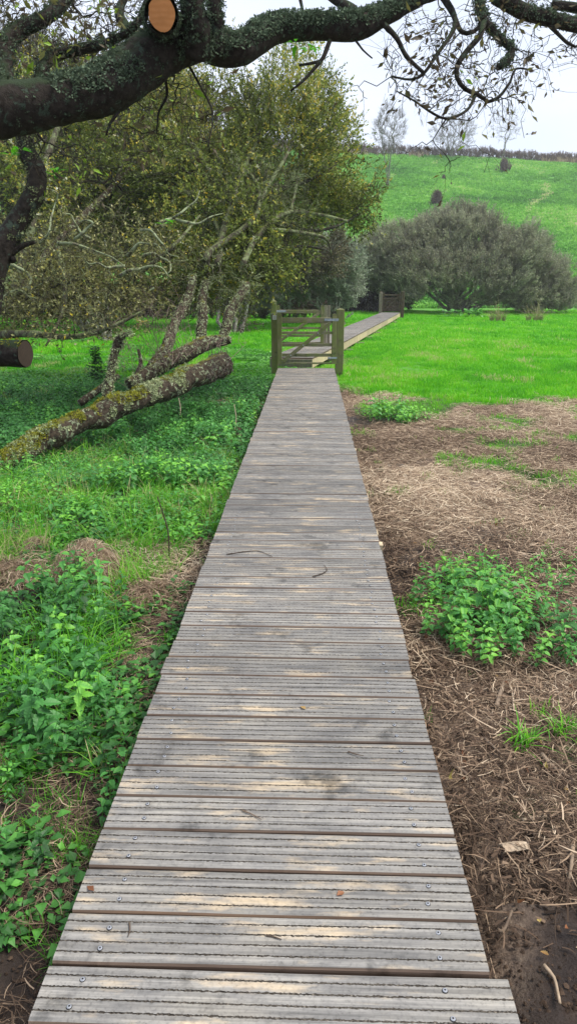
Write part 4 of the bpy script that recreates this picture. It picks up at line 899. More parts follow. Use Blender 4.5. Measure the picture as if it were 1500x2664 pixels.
foliage('leaves', TW, A, PA, kk, M['willow'], fw, 3, .35, .45, None, 1.0, wt, 9, 3, .07, .55)
# lichen tangled dead twigs low in the crown
att = blob_pts([Bz(640, 560, 11.6, 1.1, .7, .9), Bz(560, 740, 10.4, .9, .6, .5), Bz(690, 500, 11.8, .8, .7, .6)], 520, 23)
A2, PA2, Rd2, kids2, seg2 = grow(crown[:4], att, .3, 12, .004, .40, .02, .14)
m = np.concatenate([np.where(PA2 >= 0)[0]] * 3) >= (len(A2) - len(att))
branches('branches', tuple(q[m] for q in seg2), M['willowbark'], fw, 5, .012)
BT_ = [broom(.20, 4, 1, .02, .4, .003, .9) for _ in range(4)]
o = foliage('lichen_twigs', BT_, A2, PA2, kids2, M['lichen'], fw, 1, .3, .3, None, 1.0, lambda P, r: r.normal(.5, .16, len(P)), 13, 2, .05, .7)
# reddish dead sprouts on the trunk
r = np.random.default_rng(4); S_ = []
seeds = [np.array([z5(1000, 330, 9.5), z5(1000, 320, 9.5)])]; 
def sprouts(name, bases, tops_fn, n, rad, mat, seed):
    r = np.random.default_rng(seed); lines = []
    for k in range(n):
        b = bases[r.integers(len(bases))] + r.normal(0, .04, 3); tp_ = tops_fn(b, r); mid = (b + tp_) / 2 + r.normal(0, .10, 3); lines.append((b, mid, tp_))
        for q in range(2):
            f_ = r.uniform(.4, .9); s0 = b + (mid - b) * f_ * 2 if f_ < .5 else mid + (tp_ - mid) * (f_ - .5) * 2; lines.append((s0, s0 + (tp_ - b) * .2 + r.normal(0, .07, 3), s0 + (tp_ - b) * .35 + r.normal(0, .12, 3)))
    Aa = np.array([l[0] for l in lines] + [l[1] for l in lines]); Bb = np.array([l[1] for l in lines] + [l[2] for l in lines]); n_ = len(lines)
    v, f = prisms(Aa, Bb, np.concatenate([np.full(n_, rad), np.full(n_, rad * .7)]), np.concatenate([np.full(n_, rad * .7), np.full(n_, rad * .3)]))
    o = mesh(name, v, [f], mat, None, tint=np.repeat(r.uniform(.2, .9, 2 * n_), 6)); place(o, fw); return o
sprouts('sprouts', [z5(a, b, 9.2) for a, b in ((760, 470), (850, 420), (930, 400), (1000, 360), (820, 500), (700, 520), (900, 420))], lambda b, r: b + np.array([r.normal(-.05, .25), r.normal(0, .2), r.uniform(.25, .9)]), 50, .003, M['redtwig'], 5)
sprouts('sprouts', [z5(a, b, 9.4) for a, b in ((1180, 390), (1210, 380), (1150, 400))], lambda b, r: b + np.array([r.normal(.0, .12), r.normal(0, .1), r.uniform(.1, .35)]), 10, .004, M['redtwig'], 6)

# ------------------------------------------------------------------ second willow at the left, behind and around
w2 = empty('willow_tree', (*G(60, 1000, 0)[:2], 0), 'spreading willow with silvery pale leaves filling the left edge behind the leaning trunk', 'tree')
trunkP = [V(-120, 1010, 10.5), V(-60, 860, 10.4), V(60, 780, 10.2), V(160, 760, 10)]
mains = [
    [V(-140, 1010, 10.5), V(-90, 880, 10.4), V(40, 760, 10.5), V(160, 620, 11), V(300, 480, 12), V(420, 350, 12.5)],
    [V(40, 760, 10.5), V(200, 770, 10.2), V(330, 730, 10), V(450, 640, 10), V(520, 560, 10.5)],
    [V(-90, 880, 10.4), V(60, 868, 9.5), V(190, 876, 9.2), V(290, 850, 9), V(390, 800, 9)],
    [V(40, 760, 10.5), V(80, 600, 10.5), V(120, 420, 11), V(180, 260, 11.5), V(240, 120, 12)],
    [V(150, 640, 10), V(170, 740, 9.6), V(160, 820, 9.3), V(120, 900, 9.2)],
    [V(300, 480, 12), V(360, 300, 12.8), V(400, 150, 13.2)],
]
rls = [[.13, .11, .08, .06, .045, .02], [.06, .045, .035, .025, .012], [.07, .05, .038, .028, .012], [.08, .06, .05, .035, .02], [.03, .035, .025, .012], [.035, .025, .015]]
for P, rl in zip(mains, rls): limb('trunk' if rl[0] > .1 else 'limb', P, rl, M['willowbark'] if rl[0] < .1 else M['log'], w2, 14, .05, .2, 9, 3)
bl = [Bz(230, 470, 12.5, 1.7, 1.3, 1.5), Bz(60, 600, 11, 1.0, .9, 1.2), Bz(330, 700, 11, 1.3, .9, .55, 1.2), Bz(120, 300, 12.5, 1.6, 1.3, 1.2, .8), Bz(300, 200, 13, 1.6, 1.2, .9, .6), Bz(60, 780, 10.2, .9, .7, .5, 1.5), Bz(220, 740, 10, 1.0, .8, .42, 1.5), Bz(300, 800, 9.6, .7, .6, .22, 1.5), Bz(470, 420, 13, 1.2, 1.0, 1.1)]
att = blob_pts(bl, 5200, 31, clump=(1.6, .02))
A, PA, Rd, kids, seg = grow([np.array(m_) for m_ in mains], att, .22, 14, .0042, .40, .04, .12)
nseed = len(A) - len(att); m = np.concatenate([np.where(PA >= 0)[0]] * 3) >= nseed
branches('branches', tuple(q[m] for q in seg), M['darkbark'], w2, 6, .012); kk = kids.copy(); kk[:nseed] = 99
rb = np.random.default_rng(77)
for k in range(16):                      # twisting lichen covered boughs drooping through the foliage
    px, py = rb.uniform(-20, 420), rb.uniform(560, 800); zc = rb.uniform(8.4, 10.2); a_ = rb.uniform(-.5, .9); L_ = rb.uniform(90, 190); pts = []
    for q in range(6): pts.append(V(px, py, zc)); px += L_ / 5 * math.cos(a_) * (1 if k % 4 else -1); py -= L_ / 5 * math.sin(a_); a_ += rb.normal(0, .55); zc += rb.normal(0, .12)
    mains.append(pts); limb('limb', pts, np.linspace(rb.uniform(.016, .03), .006, 6), M['paleb'], w2, 8, .03, .28, 12, k)
def pt_(P, r): return np.clip(.40 + .42 * fbm(P, 1.0, 3, 15) + r.normal(0, .18, len(P)), 0, .97)
low = A[:, 2] < 2.9; kl = kk.copy(); kl[~low] = 99; kh = kk.copy(); kh[low] = 99
TP = [twigleaf(.26, 9, .052, .26, .0022, 2, 1.1) for _ in range(10)]
foliage('leaves', TP, A, PA, kl, M['palewillow'], w2, 3, .2, .4, None, 1.0, pt_, 17, 3, .10, .6)
foliage('leaves', TW, A, PA, kh, M['willow'], w2, 2, .3, .4, None, 1.05, lambda P, r: wt(P, r) + .05, 18, 3, .10, .6)

att = blob_pts([(V(150, 800, 8.6), (1.0, .7, .5)), (V(60, 700, 8.6), (.8, .6, .7)), (V(330, 830, 9.0), (.8, .6, .32)), (V(300, 640, 9.5), (1.1, .7, .6))], 900, 35)
A3, PA3, Rd3, kids3, seg3 = grow([np.array(m_) for m_ in mains], att, .3, 15, .003, .42, .02, .14); m = np.concatenate([np.where(PA3 >= 0)[0]] * 3) >= (len(A3) - len(att))
branches('branches', tuple(q[m] for q in seg3), M['willowbark'], w2, 5, .012); kids3[:len(A3) - len(att)] = 99
foliage('leaves', [twigleaf(.2, 2, .05, .26, .002, 1, 1.1) for _ in range(8)] + [twigleaf(.2, 0, .05, .26, .002, 1, 1.1) for _ in range(5)], A3, PA3, kids3, M['palewillow'], w2, 2, .2, .4, None, 1.0, lambda P, r: np.clip(r.normal(.55, .22, len(P)), 0, 1), 19, 2, .04, .7)

# ------------------------------------------------------------------ distant willows behind, closing the left of the view
def bush(name, label, cat, base, blobs, n, mat, barkm, tpls, per, seed, rtip, rmax, up=.4, scale=1.0, tint=(.45, .3, .6), stems=5, bal=.3, mk=3, spread=.15, rnd=.5, sfan=1.0, group=None):
    e = empty(name, (*base[:2], 0), label, cat, group); att = blob_pts(blobs, int(n * 1.35), seed, clump=(.9, -.2)); r = np.random.default_rng(seed)
    lo = att[np.argsort(att[:, 2])]; lines = []
    c_ = np.mean([b[0] for b in blobs], 0)
    for k in range(stems):
        q = att[r.integers(len(att))]; b0 = np.array([base[0] + r.normal(0, .3), base[1] + r.normal(0, .3), 0]); lines.append(np.array([b0, b0 + (q - b0) * .25 + [0, 0, .25], b0 + (q - b0) * .5 + [0, 0, .2] + r.normal(0, .15, 3), b0 + (q - b0) * .75]))
    A, PA, Rd, kids, seg = grow(lines, att, bal, seed, rtip, .42, rmax, .10); branches('branches', seg, barkm, e, 6, .02)
    foliage('leaves', tpls, A, PA, kids, mat, e, per, up, .5, c_ - np.array([0, 0, 1.0]), scale, lambda P, r: np.clip(tint[0] + tint[1] * fbm(P, tint[2], 3, seed) + r.normal(0, .12, len(P)), 0, 1), seed, mk, spread, rnd)
    return e
BR = [broom(.55, 6, 5, .085, .30, .006, .6) for _ in range(6)]
bush('willow_tree', 'brownish willow closing the view behind the middle of the olive crown', 'tree', (-2.0, 27, 0), [Bz(640, 560, 27, 3.2, 2, 3.0), Bz(500, 480, 28, 3.4, 2, 3.4), Bz(760, 600, 27.5, 2.0, 1.8, 2.2)], 1500, M['thicket'], M['greybark'], BR, 3, 41, .009, .12, up=.5, scale=1.1)
bush('willow_tree', 'brownish willow far behind the left foliage above the meadow edge', 'tree', (-7.5, 28, 0), [Bz(240, 520, 28, 3.6, 2.2, 3.4), Bz(60, 560, 28, 3.2, 2, 3.0), Bz(-150, 520, 29, 3.5, 2, 3.5)], 1500, M['thicket'], M['greybark'], BR, 3, 42, .009, .12, up=.5, scale=1.1)
bush('willow_tree', 'tall thin willow reaching highest at the far left behind the dark limb', 'tree', (-6.0, 24, 0), [Bz(300, 330, 24, 3.4, 2, 2.4), Bz(80, 300, 24, 3.2, 2, 2.6)], 1100, M['thicket'], M['greybark'], BR, 2, 43, .009, .12, up=.5, scale=1.0)
HB = [broom(.6, 8, 5, .07, .35, .008, .8) for _ in range(5)]
hr = np.random.default_rng(8); n = 2600
hx_ = hr.uniform(-17, 2.5, n); hy_ = 37.5 + hr.uniform(-.8, .9, n); P = np.stack([hx_, hy_, hr.uniform(0, 1.9, n) * (0.75 + .35 * fbm(np.stack([hx_, hy_ * 0], -1), .5, 3, 3))], -1)
o = scatter('hedge', HB, P, M['redtwig'], np.stack([hr.normal(0, .4, n), hr.normal(-.3, .3, n), np.ones(n)], -1), hr.uniform(.7, 1.2, n), np.clip(.35 + hr.normal(0, .15, n), 0, 1), None, seed=8); tag(o, 'low dark brown hedge along the far left edge of the meadow', 'hedge')
# dark bush below the olive crown, silver bush and the big grey willow
BR2 = [broom(.42, 7, 6, .07, .32, .005, .7) for _ in range(6)]
bush('willow_bush', 'silvery green rounded willow bush just left of the far gate', 'bush', (2.0, 32, 0), [Bz(850, 705, 31, 1.35, 1.3, 1.35), Bz(770, 690, 31.5, 1.4, 1.3, 1.5), Bz(905, 720, 31, .75, .9, 1.0), Bz(710, 735, 31, .9, 1.1, 1.2)], 1900, M['silverleaf'], M['greybark'], BR2, 2, 51, .008, .07, up=.15, tint=(.4, .35, .9), stems=9)
bush('willow_bush', 'very large domed grey brown willow bush at the foot of the green hill', 'bush', (*V(1180, 820, 42)[:2], 0),
     [Bz(1190, 632, 42.5, 3.4, 2.6, 1.95), Bz(1040, 672, 42, 2.7, 2.2, 1.9), Bz(1340, 690, 42, 2.6, 2.2, 1.9), Bz(1425, 745, 42, 2.2, 2.0, 1.4), Bz(1240, 720, 41, 3.2, 1.8, 1.6, .8), Bz(1100, 720, 40.5, 1.8, 1.6, 1.4), Bz(975, 690, 42.5, 1.7, 1.8, 1.4), Bz(1390, 775, 41.5, 2.4, 1.6, .9)],
     5200, M['bushleaf'], M['greybark'], [broom(.55, 8, 5, .075, .28, .006, .5) for _ in range(6)], 2, 52, .012, .14, up=.8, scale=1.0, tint=(.47, .45, .6), stems=22, rnd=.4)
bush('willow_bush', 'thicket added behind the far gate, coloured dark for the shaded hollow', 'bush', (5.2, 45, 0), [Bz(960, 740, 45, 2.2, 1.6, 1.6), Bz(1010, 760, 46, 2.2, 1.6, 1.3), Bz(900, 760, 45, 2.2, 1.6, 1.3)], 1500, M['twig'], M['darkbark'], BR2, 3, 53, .010, .08, up=.2, scale=1.4, tint=(.3, .2, .5))  # added filler bush; dark twig colours stand in for the hollow's shade
# fallen grey stems inside the big bush
# rushes and plants along its foot
RT = tuft(90, .85, .12, .012, 3, 1.6, hv=.5)
for px, lb in ((1295, 'pale rush tussock at the foot of the big bush, the left of two'), (1392, 'pale rush tussock at the foot of the big bush, nearer the right edge')):
    p = G(px, 836, 0); o = scatter('rush_tussock', [RT], [p, p + [.28, .1, 0], p + [-.3, .15, 0]], M['rush'], None, [1.1, .75, .85], [.8, .6, .75], None, seed=int(px)); tag(o, lb, 'rushes', 'rush tussocks by the big bush')
CL = [rosette(26, .22, .3, 2) for _ in range(2)]
p = G(1205, 826, 0); o = scatter('bramble', CL, [p + np.array([x_, 0, 0]) for x_ in (-.9, -.5, -.1, .3, .6, .8)], M['cover'], None, [1, 1.1, 1, 1.2, 1.1, .8], .7, None); tag(o, 'low green bramble sprawling at the foot of the big bush', 'bramble')

# ------------------------------------------------------------------ hill vegetation
def bare_tree(label, p, h, wdt, n, seed, low=.25, mat='twig', barkm='greybark', name='bare_tree', cat='tree', lean=0, base_stems=1, rt_=.012, grp=None):
    e = empty(name, p, label, cat, grp); r = np.random.default_rng(seed)
    c_ = p + np.array([lean, 0, h * (low + (1 - low) * .55)]); att = c_ + blob_pts([((0, 0, 50.), (wdt / 2, wdt / 2.4, h * (1 - low) * .52))], n, seed) - np.array([0, 0, 50.])
    lines = []
    for k in range(base_stems):
        b = p + np.array([r.normal(0, .1) * base_stems, 0, -.1]); tpn = c_ + np.array([r.normal(0, wdt * .15), 0, -h * .1]); lines.append(np.array([b, b * .66 + tpn * .34, b * .33 + tpn * .67, tpn]))
    A, PA, Rd, kids, seg = grow(lines, att, .45, seed, rt_, .45, .22, .07); branches('branches', seg, M[barkm], e, 6, .03)
    return e, A, PA, kids
BRB = [broom(.7, 8, 0, .06, .4, .005, .6) for _ in range(4)]
for lb, (px, py, top), wp, n, sd, low, bs in [
    ('bare many stemmed tree on the hill slope beside the willow crown', (1007, 487, 308), 84, 420, 71, .40, 4),
    ('dense bare bushy tree on the hill crest, middle of the three', (1178, 402, 312), 120, 620, 72, .12, 3),
    ('thin airy bare tree on the hill crest, rightmost of the three', (1307, 414, 300), 92, 260, 73, .28, 2)]:
    p = hill_at(px, py); zc = p[1] * CT; h = (py - top) * zc / FPX; wdt = wp * zc / FPX
    e, A, PA, kids = bare_tree(lb, p, h, wdt, n, sd, low, base_stems=bs, rt_=.011)
    foliage('twigs', BRB, A, PA, kids, M['twig'], e, 1 if n < 300 else 2, .7, .5, None, 1.0, lambda P, r: np.clip(r.normal(.75, .15, len(P)), 0, 1), sd, 2, .1, .3)
for lb, (px, py, top), wp, sd in [('brown scrubby bush high on the hill below the thin bare tree', (1308, 448, 415), 34, 74), ('brown scrubby bush in mid slope just above the big grey bush', (1135, 533, 497), 32, 75), ('tiny dark bush on the upper slope', (1153, 467, 455), 8, 76)]:
    p = hill_at(px, py); zc = p[1] * CT; h = (py - top) * zc / FPX; w_ = wp * zc / FPX
    n = 110; r = np.random.default_rng(sd); hh = r.uniform(0, h * .62, n); ww = w_ * .24 * np.sqrt(np.clip(1.05 - hh / (h * .66), .05, 1)); P = p + np.stack([r.normal(0, 1, n) * ww, r.normal(0, 1, n) * ww, hh], -1)
    o = scatter('scrub_bush', [broom(1.0, 9, 4, .12, .4, .02, .5)], P, M['redtwig'], np.stack([r.normal(0, .3, n), r.normal(0, .3, n), np.ones(n)], -1), h * .5 * r.uniform(.6, 1, n), np.clip(r.normal(.5, .15, n), 0, 1), None, seed=sd); tag(o, lb, 'bush')
r = np.random.default_rng(5); n = 5200; x_ = r.uniform(-75, 75, n); yc = 142 + .10 * x_; y_ = yc - 1.2 + r.uniform(-1.6, 1.0, n)
P = np.stack([x_, y_, hill_h(x_, y_) - .15 + r.uniform(0, .95, n) * (1 + .5 * fbm(np.stack([x_, x_ * 0], -1), .25, 4, 4))], -1)
o = scatter('hedge', [broom(.85, 7, 3, .13, .4, .016, .5) for _ in range(4)], P, M['redtwig'], np.stack([r.normal(0, .25, n), r.normal(0, .2, n), np.ones(n)], -1), r.uniform(.7, 1.25, n), np.clip(.5 + .25 * fbm(P, .2, 3, 7) + r.normal(0, .13, n), 0, 1), None, seed=5); tag(o, 'long brown leafless hedge running along the crest of the hill', 'hedge')
n = 5000; x_ = r.uniform(-75, 75, n); y_ = 142 + .1 * x_ - 1.2 - abs(r.normal(0, 1.0, n)); ok = fbm(np.stack([x_, y_ * .3], -1), .18, 3, 44) > -.15; x_, y_ = x_[ok], y_[ok]
o = scatter('dry_grass', [tuft(9, .9, .2, .07, 2, .4) for _ in range(3)], np.stack([x_, y_, hill_h(x_, y_)], -1), M['straw'], None, r.uniform(.4, 1.1, len(x_)), r.uniform(.5, .95, len(x_)), 'stuff', seed=6)
# hill turf tufts
n = 60000; y_ = 50 + 92 * r.random(n) ** 1.0; x_ = r.uniform(-.05, .47, n) * (y_ + 5); ok = y_ < 141 + .1 * x_; x_, y_ = x_[ok], y_[ok]; n = len(x_)
tn = np.clip(.52 + .5 * fbm(np.stack([x_, y_], -1), .12, 4, 3) + .35 * (r.random(n) - .5), 0, .9)
streak = (fbm(np.stack([x_ * 1.2 - y_ * .5, y_ * .15], -1), .35, 3, 12) > .56); tn = np.where(streak & (r.random(n) < .6), 1.0, tn)
o = scatter('hill_grass', [tuft(7, .22, .30, .10, 2, 1.0, flat=.15) for _ in range(5)], np.stack([x_, y_, hill_h(x_, y_) - .02], -1), M['hillgrass'], None, r.uniform(.5, 1.7, n), tn, 'stuff', seed=7)

# ------------------------------------------------------------------ meadow grass
r = np.random.default_rng(6)
def dens_sample(n, y0, y1, seed, m=.8, pw=1.0):
    r = np.random.default_rng(seed); y = y0 + (y1 - y0) * r.random(n) ** pw; hw = .406 * (y * CT + .6) + m; return r.uniform(-1, 1, n) * hw, y
MT = [tuft(16, .085, .10, .010, 2, .9, tintv=.2) for _ in range(6)]; MT2 = [tuft(12, .10, .16, .020, 2, .9, tintv=.14) for _ in range(6)]
def meadow_t(x, y, r):
    P = np.stack([x, y], -1); clov = sst(.05, .35, fbm(P, .35, 3, 15)); return np.clip(.62 + .26 * fbm(P, .5, 4, 16) + .28 * fbm(P, 2.2, 3, 17) - .30 * clov * sst(0, -1.5, x) + r.normal(0, .07, len(x)), .02, .9)
for nm, tp_, n, y0, y1, sd, sc_ in (('meadow_grass', MT, 30000, 11.0, 24, 81, 1.0), ('meadow_grass', MT2, 34000, 20, 47.5, 82, 1.0)):
    x_, y_ = dens_sample(n, y0, y1, sd, pw=1.0); me_, pa_, st_, ba_, s_, d_ = zones(x_, y_); ok = (me_ > r.random(n) * .9 + .05) & ~on_deck(x_, y_, .03)
    x_, y_ = x_[ok], y_[ok]; tn = meadow_t(x_, y_, r); dry = (fbm(np.stack([x_, y_], -1), .9, 3, 19) > .26 + .02 * (y_ - 12)) & (y_ < 24); tn = np.where(dry & (r.random(len(x_)) < .5), 1.0, tn)
    scatter(nm, tp_, gp(x_, y_, -.005), M['grass'], None, sc_ * r.uniform(.5, 1.3, len(x_)) * (1 + .8 * fbm(np.stack([x_, y_], -1), 1.1, 3, 18)), tn, seed=sd)
# clover-like patches
CT_ = [rosette(10, .05, .05, 2) for _ in range(4)]
x_, y_ = dens_sample(24000, 12.5, 26, 83); r = np.random.default_rng(83); P = np.stack([x_, y_], -1); ok = (((fbm(P, .45, 3, 15) > .12) & (x_ < .2 + .02 * y_) & (r.random(len(x_)) < .6)) | ((fbm(P, .9, 3, 25) > .27) & (r.random(len(x_)) < .5))) & ~on_deck(x_, y_, .05)
x_, y_ = x_[ok], y_[ok]; me_, *_z = zones(x_, y_); x_, y_ = x_[me_ > .6], y_[me_ > .6]
scatter('meadow_clover', CT_, gp(x_, y_, .03), M['cover'], None, r.uniform(.8, 1.5, len(x_)), np.clip(r.normal(.8, .12, len(x_)), 0, 1), seed=83)

# ------------------------------------------------------------------ right side: straw, mud, litter
SM = [litter(44, .22, .11, .0034, .03, -.46, .40, .20) for _ in range(7)]
x_, y_ = dens_sample(15000, 3.4, 14, 84, pw=1.0); me_, pa_, st_, ba_, s_, d_ = zones(x_, y_); ok = (st_ > .4) & (d_ > W1 / 2 + .03) & ((ba_ < .4 + .5 * r.random(len(x_))) | (r.random(len(x_)) < .12)); x_, y_ = x_[ok], y_[ok]
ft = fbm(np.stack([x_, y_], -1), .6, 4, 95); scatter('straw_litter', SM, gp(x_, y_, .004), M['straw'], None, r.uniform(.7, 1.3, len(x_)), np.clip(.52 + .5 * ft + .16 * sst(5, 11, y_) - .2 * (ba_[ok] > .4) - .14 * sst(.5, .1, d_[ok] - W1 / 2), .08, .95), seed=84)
LM = [litter(34, .16, .052, .0021, .018, -.42, .46, .12) for _ in range(6)] + [litter(8, .15, .14, .0027, .03, -.3, .4, .10, 4) for _ in range(3)] + [litter(14, .16, .035, .0055, .018, -.35, .2, .2, 2) for _ in range(4)]
x_, y_ = dens_sample(7600, 1.0, 5.2, 85, m=.3); me_, pa_, st_, ba_, s_, d_ = zones(x_, y_); ft = fbm(np.stack([x_, y_], -1), 1.6, 3, 96)
ok = (d_ > W1 / 2 + .0) & ((ft > .05 - .6 * sst(1.15, 1.9, y_ - .3 * (x_ - .6)))); x_, y_ = x_[ok], y_[ok]
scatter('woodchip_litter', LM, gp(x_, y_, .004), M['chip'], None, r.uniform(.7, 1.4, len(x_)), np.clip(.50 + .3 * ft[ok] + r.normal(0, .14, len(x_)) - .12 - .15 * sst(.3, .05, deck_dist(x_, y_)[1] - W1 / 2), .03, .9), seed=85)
x_, y_ = dens_sample(1700, .9, 5.5, 86, m=.2); s_, d_, a_, b_ = deck_dist(x_, y_); ok = (d_ > W1 / 2); x_, y_ = x_[ok], y_[ok]
LF = []
for q in range(4):
    T = Tpl(); leaf(T, np.zeros(3), np.array([1, 0, .15]), np.array([0, .2, 1.0]), .040, .011, 0, 0, random.uniform(-.9, 1.1), random.uniform(.2, 1.2)); LF.append(T.done())
scatter('fallen_leaves', LF, gp(x_, y_, .022)[:120], M['fallenleaf'], nrm(r.normal(0, .35, (len(x_), 3)) + [0, 0, 1])[:120], r.uniform(.45, .95, len(x_))[:120], (r.uniform(0, 1, len(x_)) ** 1.6)[:120], seed=86)
# green patches among the straw
GT = [tuft(14, .07, .07, .005, 3, 1.0) for _ in range(5)]
x_, y_ = dens_sample(9000, 2.6, 14, 87); me_, pa_, st_, ba_, s_, d_ = zones(x_, y_); ok = (d_ > W1 / 2 + .05) & (pa_ > r.random(len(x_)) * .9) & (me_ < .6); x_, y_ = x_[ok], y_[ok]
scatter('sparse_grass', GT, gp(x_, y_, .0), M['grass'], None, r.uniform(.6, 1.3, len(x_)), np.clip(r.normal(.62, .12, len(x_)), 0, 1), seed=87)
x_, y_ = dens_sample(260, 2.0, 11, 88); s_, d_, a_, b_ = deck_dist(x_, y_); ok = (d_ > W1 / 2 + .08); x_, y_ = x_[ok], y_[ok]
scatter('sparse_grass', GT, gp(x_, y_, .0), M['grass'], None, r.uniform(.5, 1.1, len(x_)), np.clip(r.normal(.6, .12, len(x_)), 0, 1), seed=88)

CRB = []
for q in range(5):
    T = Tpl()
    for k in range(9):
        c_ = np.array([random.uniform(-.08, .08), random.uniform(-.08, .08), .002]); rr_ = random.uniform(.003, .011)
        an = np.arange(5) * 1.2566 + random.random(); rg = c_ + np.stack([np.cos(an), np.sin(an), np.zeros(5)], -1) * rr_ * rng.uniform(.7, 1.3, (5, 1)); tp1 = c_ + [0, 0, rr_ * random.uniform(.5, 1.1)]
        T.add(np.concatenate([rg, [tp1]]), [(j, (j + 1) % 5, 5) for j in range(5)], random.uniform(-.1, .15))
    CRB.append(T.done())
x_, y_ = dens_sample(3600, .9, 4.2, 89, m=.2); s_, d_, a_, b_ = deck_dist(x_, y_); ok = abs(d_) > W1 / 2 + .02; x_, y_ = x_[ok], y_[ok]
scatter('soil_crumbs', CRB, gp(x_, y_, -.001), M['chip'], None, r.uniform(.35, .9, len(x_)), np.clip(r.normal(.06, .05, len(x_)), 0, .3), seed=89)
# sticks lying on the mud (things)
def stick(label, pts, rad, tint, name='stick', cat='stick', split=False, group=None, zoff=0.012):
    P = []
    for i, (px, py) in enumerate(pts):
        q = G(px, py, 0.05); P.append([q[0], q[1], float(gz(q[0], q[1])) + rad + zoff])
    P = np.array(P); p, r_ = resample(P, np.linspace(rad, rad * .6, len(P)), .02); v, f, n = tube(p, r_, 8, .25, 30, int(pts[0][0])); k = len(p)
    c_ = P[0].copy(); o = mesh(name, v - c_, [f, [list(range(8))[::-1]], [[(k - 1) * 8 + j for j in range(8)]]], M['stickwood'], None, tint=np.full(len(v), tint), smooth=True); o.location = c_
    return tag(o, label, cat, group)
t = NT('stick_wood'); a = t.n('ShaderNodeAttribute', attribute_name='tint'); c = t.coord(); n1 = t.noise((c, 0), 40, 5, .7); ad = t.math('MULTIPLY_ADD', (n1, 'Fac'), .6); ad.inputs[2].default_value = -.3; sm = t.math('ADD', (a, 'Fac'), (ad, 0), True)
rp = t.ramp((sm, 0), [(0, (0.03, 0.02, 0.014)), (.4, (.12, .085, .06)), (.75, (.32, .24, .165)), (1, (.55, .45, .32))]); M['stickwood'] = t.finish((rp, 0), .8, (n1, 'Fac'), .5, .004)
for a_ in [
    ('long pale forked stick reaching in from the right edge low on the mud', [(1354, 2152), (1400, 2136), (1450, 2128), (1560, 2118)], .006, .85),
    ('thick dark brown stick lying diagonally beside the boardwalk', [(1172, 1985), (1200, 2000), (1220, 2020), (1236, 2038)], .010, .4),
    ('curved brown stick bending like a bow over the wood chips', [(1308, 2018), (1300, 2060), (1285, 2085), (1250, 2098), (1218, 2106)], .006, .5),
    ('slim pale upright-lying stick just below the big nettle clump', [(1325, 1748), (1334, 1775), (1338, 1822)], .007, .8),
    ('thick brown stick leading up to the big nettle clump', [(1292, 1812), (1302, 1780), (1312, 1745)], .012, .5),
    ('short thin stick on bare mud at the bottom right corner', [(1405, 2560), (1432, 2590), (1440, 2620), (1446, 2664)], .006, .7),
    ('thick pale stick near the right edge between straw and wood chips', [(1410, 1945), (1440, 1975), (1500, 2015)], .012, .55),
    ('thin dark stick curling beside the split wood chunk', [(1360, 2210), (1372, 2240), (1352, 2280)], .004, .6),
    ('brown twig pointing from the boardwalk edge into the litter', [(1012 + 66, 1725), (1100, 1730), (1128, 1736)], .005, .8),
    ('pale peeled stick half hidden at the lower right of the litter', [(1482, 2240), (1478, 2290), (1470, 2340)], .008, .6),
    ('stout short stick by the torn grass tuft', [(1262, 1905), (1282, 1925), (1300, 1945)], .008, .45),
    ('angular brown stick next to the long board end', [(1290, 2440), (1305, 2448), (1325, 2412)], .007, .45),
]: stick(*a_)
def chunk(label, px, py, L, w, h, ang, tint, mat='stickwood'):
    q = G(px, py, .06); r = np.random.default_rng(int(px)); X_ = np.linspace(-L / 2, L / 2, 14); ns = 12; an = np.arange(ns) * 2 * math.pi / ns
    v = np.stack([np.repeat(X_[:, None], ns, 1) + r.normal(0, .003, (14, ns)), (w / 2 * np.cos(an))[None] * (1 + .2 * r.normal(size=(1, ns))) * (1 - .3 * (X_ / L)[:, None] ** 2), (h / 2 * np.sin(an))[None] * (1 + .2 * r.normal(size=(14, ns)))], -1).reshape(-1, 3)
    i, j = np.meshgrid(np.arange(13), np.arange(ns), indexing='ij'); i = i.ravel(); j = j.ravel(); jn = (j + 1) % ns; f = np.stack([i * ns + j, i * ns + jn, (i + 1) * ns + jn, (i + 1) * ns + j], -1)
    o = mesh('wood_chunk', v, [f, [list(range(ns))[::-1]], [[13 * ns + j for j in range(ns)]]], M[mat], None, tint=np.full(len(v), tint)); o.location = (q[0], q[1], float(gz(q[0], q[1])) + h / 2 + .008); o.rotation_euler = (0, .05, ang); tag(o, label, 'wood chunk')
chunk('splintered pale wood chunk in the litter at the right', 1333, 2230, .085, .045, .022, .2, .8)
chunk('small pale split wood piece above the forked stick', 1425, 2065, .06, .016, .01, .1, .9)
chunk('broken pale wood piece lying in straw above the big nettle clump', 1365, 1430, .17, .035, .03, -.7, .75)

# ------------------------------------------------------------------ plants on the right
N0 = [nettle(.34, 7, .054, 0) for _ in range(8)]; N1_ = [nettle(.30, 7, .058, 1) for _ in range(8)]
def clump(label, cx, cy, rx, ry, n, seed, tp_, sc_, hmul=1.0, tint=.66, cat='nettles', name='nettle_clump'):
    r = np.random.default_rng(seed); a = r.uniform(0, 6.283, n); q = np.sqrt(r.random(n)); x = cx + rx * q * np.cos(a); y = cy + ry * q * np.sin(a); P = gp(x, y, 0); P[:, 2] -= (.0 + .10 * q ** 2) * 0
    d = np.stack([(x - cx) * .5, (y - cy) * .5, np.ones(n)], -1) + r.normal(0, .15, (n, 3)); o = scatter(name, tp_, P, M['nettle'], d, sc_ * (1.08 - .5 * q ** 2) * r.uniform(.55, 1.2, n), np.clip(tint + r.normal(0, .12, n) + .1 * q, 0, 1), None, seed=seed)
    if name == 'low_weeds': o['kind'] = 'stuff'; return o
    return tag(o, label, cat)
c1_ = G(1270, 1640, .05)
